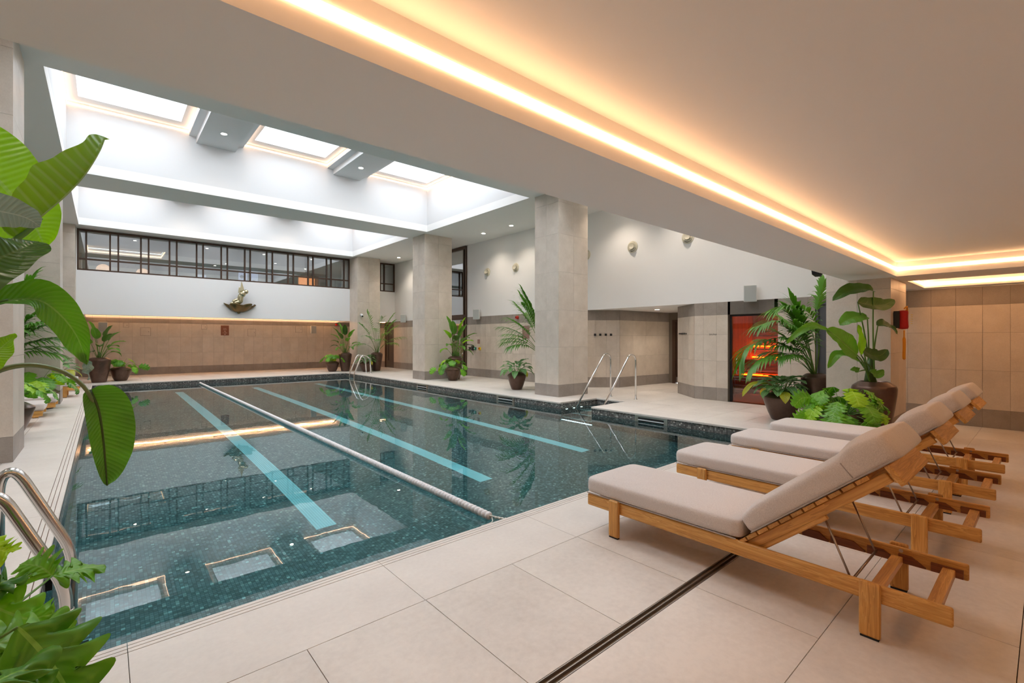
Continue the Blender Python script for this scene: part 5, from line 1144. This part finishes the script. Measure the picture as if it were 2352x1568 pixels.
# hero bird-of-paradise beside the column
t, z = plant('tall_planter', 'large bird-of-paradise plant in a broad bronze pot against the right column', (7.93, 1.58), 'tall', .255, .82)
B0 = Vector((7.384 + .18, 1.527 - .05, .78)); ofs = Vector((7.93, 1.58, 0))
RL = [('strelitzia_dark', 0.121, .35, [(7.368, 1.474, 2.008), (7.251, 1.576, 2.03), (7.114, 1.696, 1.992), (6.976, 1.815, 1.887)], 'u'),
      ('strelitzia_dark', 0.109, .35, [(7.218, 1.605, 1.87), (7.335, 1.503, 1.831), (7.468, 1.387, 1.831), (7.568, 1.3, 1.898)], 'c'),
      ('strelitzia_leaf', 0.115, .2, [(7.31, 1.525, 1.676), (7.197, 1.623, 1.676), (7.114, 1.696, 1.632), (7.043, 1.757, 1.582)], 'u'),
      ('strelitzia_leaf', 0.161, .25, [(7.209, 1.612, 1.201), (7.114, 1.696, 1.306), (7.018, 1.779, 1.433), (6.913, 1.87, 1.516)], 'c'),
      ('strelitzia_dark', 0.086, .3, [(7.41, 1.438, 1.566), (7.476, 1.38, 1.582), (7.543, 1.322, 1.533), (7.601, 1.271, 1.461)], 'u'),
      ('strelitzia_leaf', 0.081, .4, [(7.239, 1.587, 1.113), (7.114, 1.696, 1.184), (7.009, 1.786, 1.19), (6.93, 1.855, 1.024)], 'u'),
      ('strelitzia_dark', 0.098, .3, [(7.272, 1.558, 1.251), (7.355, 1.485, 1.19), (7.435, 1.416, 1.19), (7.506, 1.354, 1.262)], 'c'),
      ('strelitzia_leaf', 0.046, .3, [(7.23, 1.594, 0.991), (7.197, 1.623, 1.007), (7.147, 1.667, 1.002)], 'c'),
      ('strelitzia_leaf', 0.063, .3, [(7.335, 1.503, 0.985), (7.405, 1.442, 0.947), (7.472, 1.383, 1.002)], 'c'),
      ('strelitzia_leaf', 0.052, .3, [(6.926, 1.859, 1.516), (6.784, 1.982, 1.566), (6.642, 2.106, 1.472), (6.534, 2.2, 1.339)], 'c'),
      ('strelitzia_bright', 0.057, .5, [(7.25, 1.58, 1.2), (7.24, 1.585, 1.4), (7.22, 1.60, 1.58)], 'c')]
dlt = FWD * .32
for i, (mt, hw, fo, pts, hint) in enumerate(RL):
    pts = [((Vector(p) - CAMP) * 1.055 + CAMP) - ofs for p in pts]
    nh = (UPV * .85 - FWD * .65 + RGT * .1) if hint == 'u' else (-FWD * .9 + UPV * .5)
    o = blade('leaf', pts, hw, mt, t, 'strel', fo, nh, .012, 18, 6, seed=70 + i)
    a = pts[0]; b_ = Vector((random.uniform(-.06, .06) - .03, random.uniform(-.06, .06), z)); stem([b_, b_.lerp(a, .5) + Vector((.05 * (i % 3 - 1), 0, .10)), a], .012, o, 'stem_green', 12)
mb = MB(); mb.lathe([(.08, 0), (.05, .2), (.03, .38)], 12, (-.06, .03, z)); mb.obj('stem_cluster', 'stem_dark', t, True)

# --- foreground bird-of-paradise (pot just outside the frame on the left)
t, z = plant('tall_planter', 'foreground bird-of-paradise with huge arching leaves at the left frame edge', (-.86, 2.25), 'tall', .27, .78)
ofs = Vector((-.86, 2.25, 0))
FG = [('strelitzia_bright', 0.181, 0.12, 'f', [(-0.586, 3.361, 2.355), (-0.44, 3.168, 2.216), (-0.315, 2.992, 2.044), (-0.23, 2.852, 1.898), (-0.189, 2.79, 1.79)]),
    ('strelitzia_mid', 0.118, 1.15, 'l', [(-0.244, 2.533, 1.774), (-0.182, 2.545, 1.865), (-0.115, 2.553, 1.96), (-0.059, 2.57, 2.059), (-0.015, 2.599, 2.172), (0.006, 2.647, 2.259)]),
    ('strelitzia_pale', 0.064, 0.20, 'f', [(-0.515, 2.57, 1.903), (-0.374, 2.473, 1.864), (-0.276, 2.428, 1.849), (-0.211, 2.411, 1.834), (-0.174, 2.405, 1.806)]),
    ('strelitzia_dark', 0.165, 0.15, 'f', [(-0.482, 2.409, 1.59), (-0.379, 2.385, 1.63), (-0.29, 2.374, 1.665), (-0.224, 2.383, 1.715), (-0.180, 2.417, 1.755)]),
    ('strelitzia_leaf', 0.075, 0.45, 'a', [(-0.356, 2.564, 1.5), (-0.269, 2.554, 1.543), (-0.188, 2.55, 1.547), (-0.128, 2.565, 1.491), (-0.081, 2.59, 1.405), (-0.053, 2.632, 1.291)]),
    ('strelitzia_pale', 0.018, 0.10, 'f', [(-0.07, 2.62, 1.361), (-0.053, 2.632, 1.297), (-0.048, 2.654, 1.228)]),
    ('strelitzia_bright', 0.075, 0.20, 'f', [(-0.388, 2.327, 1.23), (-0.321, 2.308, 1.298), (-0.267, 2.301, 1.361), (-0.225, 2.318, 1.415)]),
    ('strelitzia_leaf', 0.122, 0.45, 'h', [(-0.045, 2.691, 1.183), (-0.018, 2.668, 1.099), (-0.004, 2.655, 0.987), (0.004, 2.648, 0.876), (0.01, 2.643, 0.774)])]
hs_ = {'f': -FWD + UPV * .35, 'l': (-RGT * .62 + UPV * .78 - FWD * .12), 'a': (-FWD * .7 + UPV * .6 + RGT * .2), 'h': (-FWD + RGT * .95)}
for i, (mt, hw, fo, hint, pts) in enumerate(FG):
    pts = [Vector(p) - ofs for p in pts]
    o = blade('leaf', pts, hw, mt, t, 'strel', fo, hs_[hint], .012, 30, 8, seed=90 + i, asym=.42 if i == 7 else 1)
    if i == 7: stem([Vector(p) - ofs for p in [(-.75, 2.35, .8), (-.55, 2.5, 1.08), (-0.367, 2.64, 1.226), (-0.301, 2.649, 1.28), (-0.22, 2.658, 1.296), (-0.133, 2.662, 1.268), (-0.068, 2.671, 1.204), (-0.03, 2.68, 1.12)]], .013, o, 'stem_grey', 30); mrib = [Vector(p) - ofs for p in FG[7][4]]; stem(mrib, .006, o, 'stem_dark', 12, 'midrib')
    elif i != 5:
        a = pts[0]; b_ = Vector((.05 - .02 * i, .03 * (i % 3), z)); stem([b_, b_.lerp(a, .55) + Vector((0, 0, .15)), a, pts[1]], .014, o, 'stem_green', 14)
# --- foreground lobed plant
t, z = plant('bowl_planter', 'foreground lobed leaf plant at the bottom left frame corner', (-.40, 1.86), 'bowl', .29, .40)
ofs = Vector((-.40, 1.86, 0))
PH = [('philodendron_leaf', 0.081, [(-0.146, 2.447, 0.515), (-0.093, 2.468, 0.51), (-0.001, 2.52, 0.485)]),
    ('philodendron_leaf', 0.078, [(-0.146, 2.447, 0.515), (-0.183, 2.479, 0.551), (-0.242, 2.571, 0.545)]),
    ('philodendron_leaf', 0.121, [(-0.167, 1.737, 0.662), (-0.125, 1.7, 0.606), (-0.082, 1.636, 0.543), (-0.048, 1.566, 0.479)]),
    ('philodendron_leaf', 0.098, [(-0.262, 1.885, 0.561), (-0.2, 1.897, 0.564), (-0.141, 1.913, 0.551), (-0.086, 1.905, 0.513)]),
    ('philodendron_leaf', 0.084, [(-0.314, 2.263, 0.561), (-0.262, 2.217, 0.54), (-0.188, 2.153, 0.505), (-0.125, 2.098, 0.519)]),
    ('philodendron_leaf', 0.063, [(-0.304, 2.253, 0.533), (-0.251, 2.208, 0.617), (-0.216, 2.243, 0.602)]),
    ('philodendron_lime', 0.052, [(-0.313, 2.394, 0.713), (-0.268, 2.355, 0.68), (-0.24, 2.33, 0.672)]),
    ('philodendron_leaf', 0.075, [(-0.21, 1.508, 0.636), (-0.176, 1.545, 0.637), (-0.138, 1.579, 0.621), (-0.107, 1.552, 0.58)]),
    ('philodendron_leaf', 0.072, [(-0.245, 1.937, 0.576), (-0.209, 1.905, 0.528), (-0.2, 1.897, 0.48), (-0.19, 1.889, 0.407)])]
for i, (mt, hw, pts) in enumerate(PH):
    pts = [Vector(p) - ofs for p in pts]
    o = blade('leaf', pts, hw, mt, t, 'lobed', .1, UPV * .8 - FWD * .7, .014, 48, 8, 5, seed=120 + i); a = pts[0]; b_ = Vector((random.uniform(-.06, .06), random.uniform(-.06, .06), z)); stem([b_, b_.lerp(a, .5) + Vector((0, 0, .06)), a], .006, o, 'stem_green', 10)
philodendron(t, z, 9, .30, .2, 77, 0, .13, 40, 5)
# plant inside the gallery
t = thing('gallery_plant', 'dark bushy plant glimpsed through the gallery panes left of the orange niche', 'potted plant', (7.2, 26.0, 3.1)); z = pot(t, 'tall', .25, .6, 16); philodendron(t, z, 14, .6, .5, 81, 0, .3, 16, 5)
t = thing('gallery_plant', 'pale green plant before the half hidden gallery screen', 'potted plant', (3.55, 26.2, 3.1)); z = pot(t, 'tall', .22, .5, 16); philodendron(t, z, 12, .5, .45, 83, 3, .26, 16, 5)
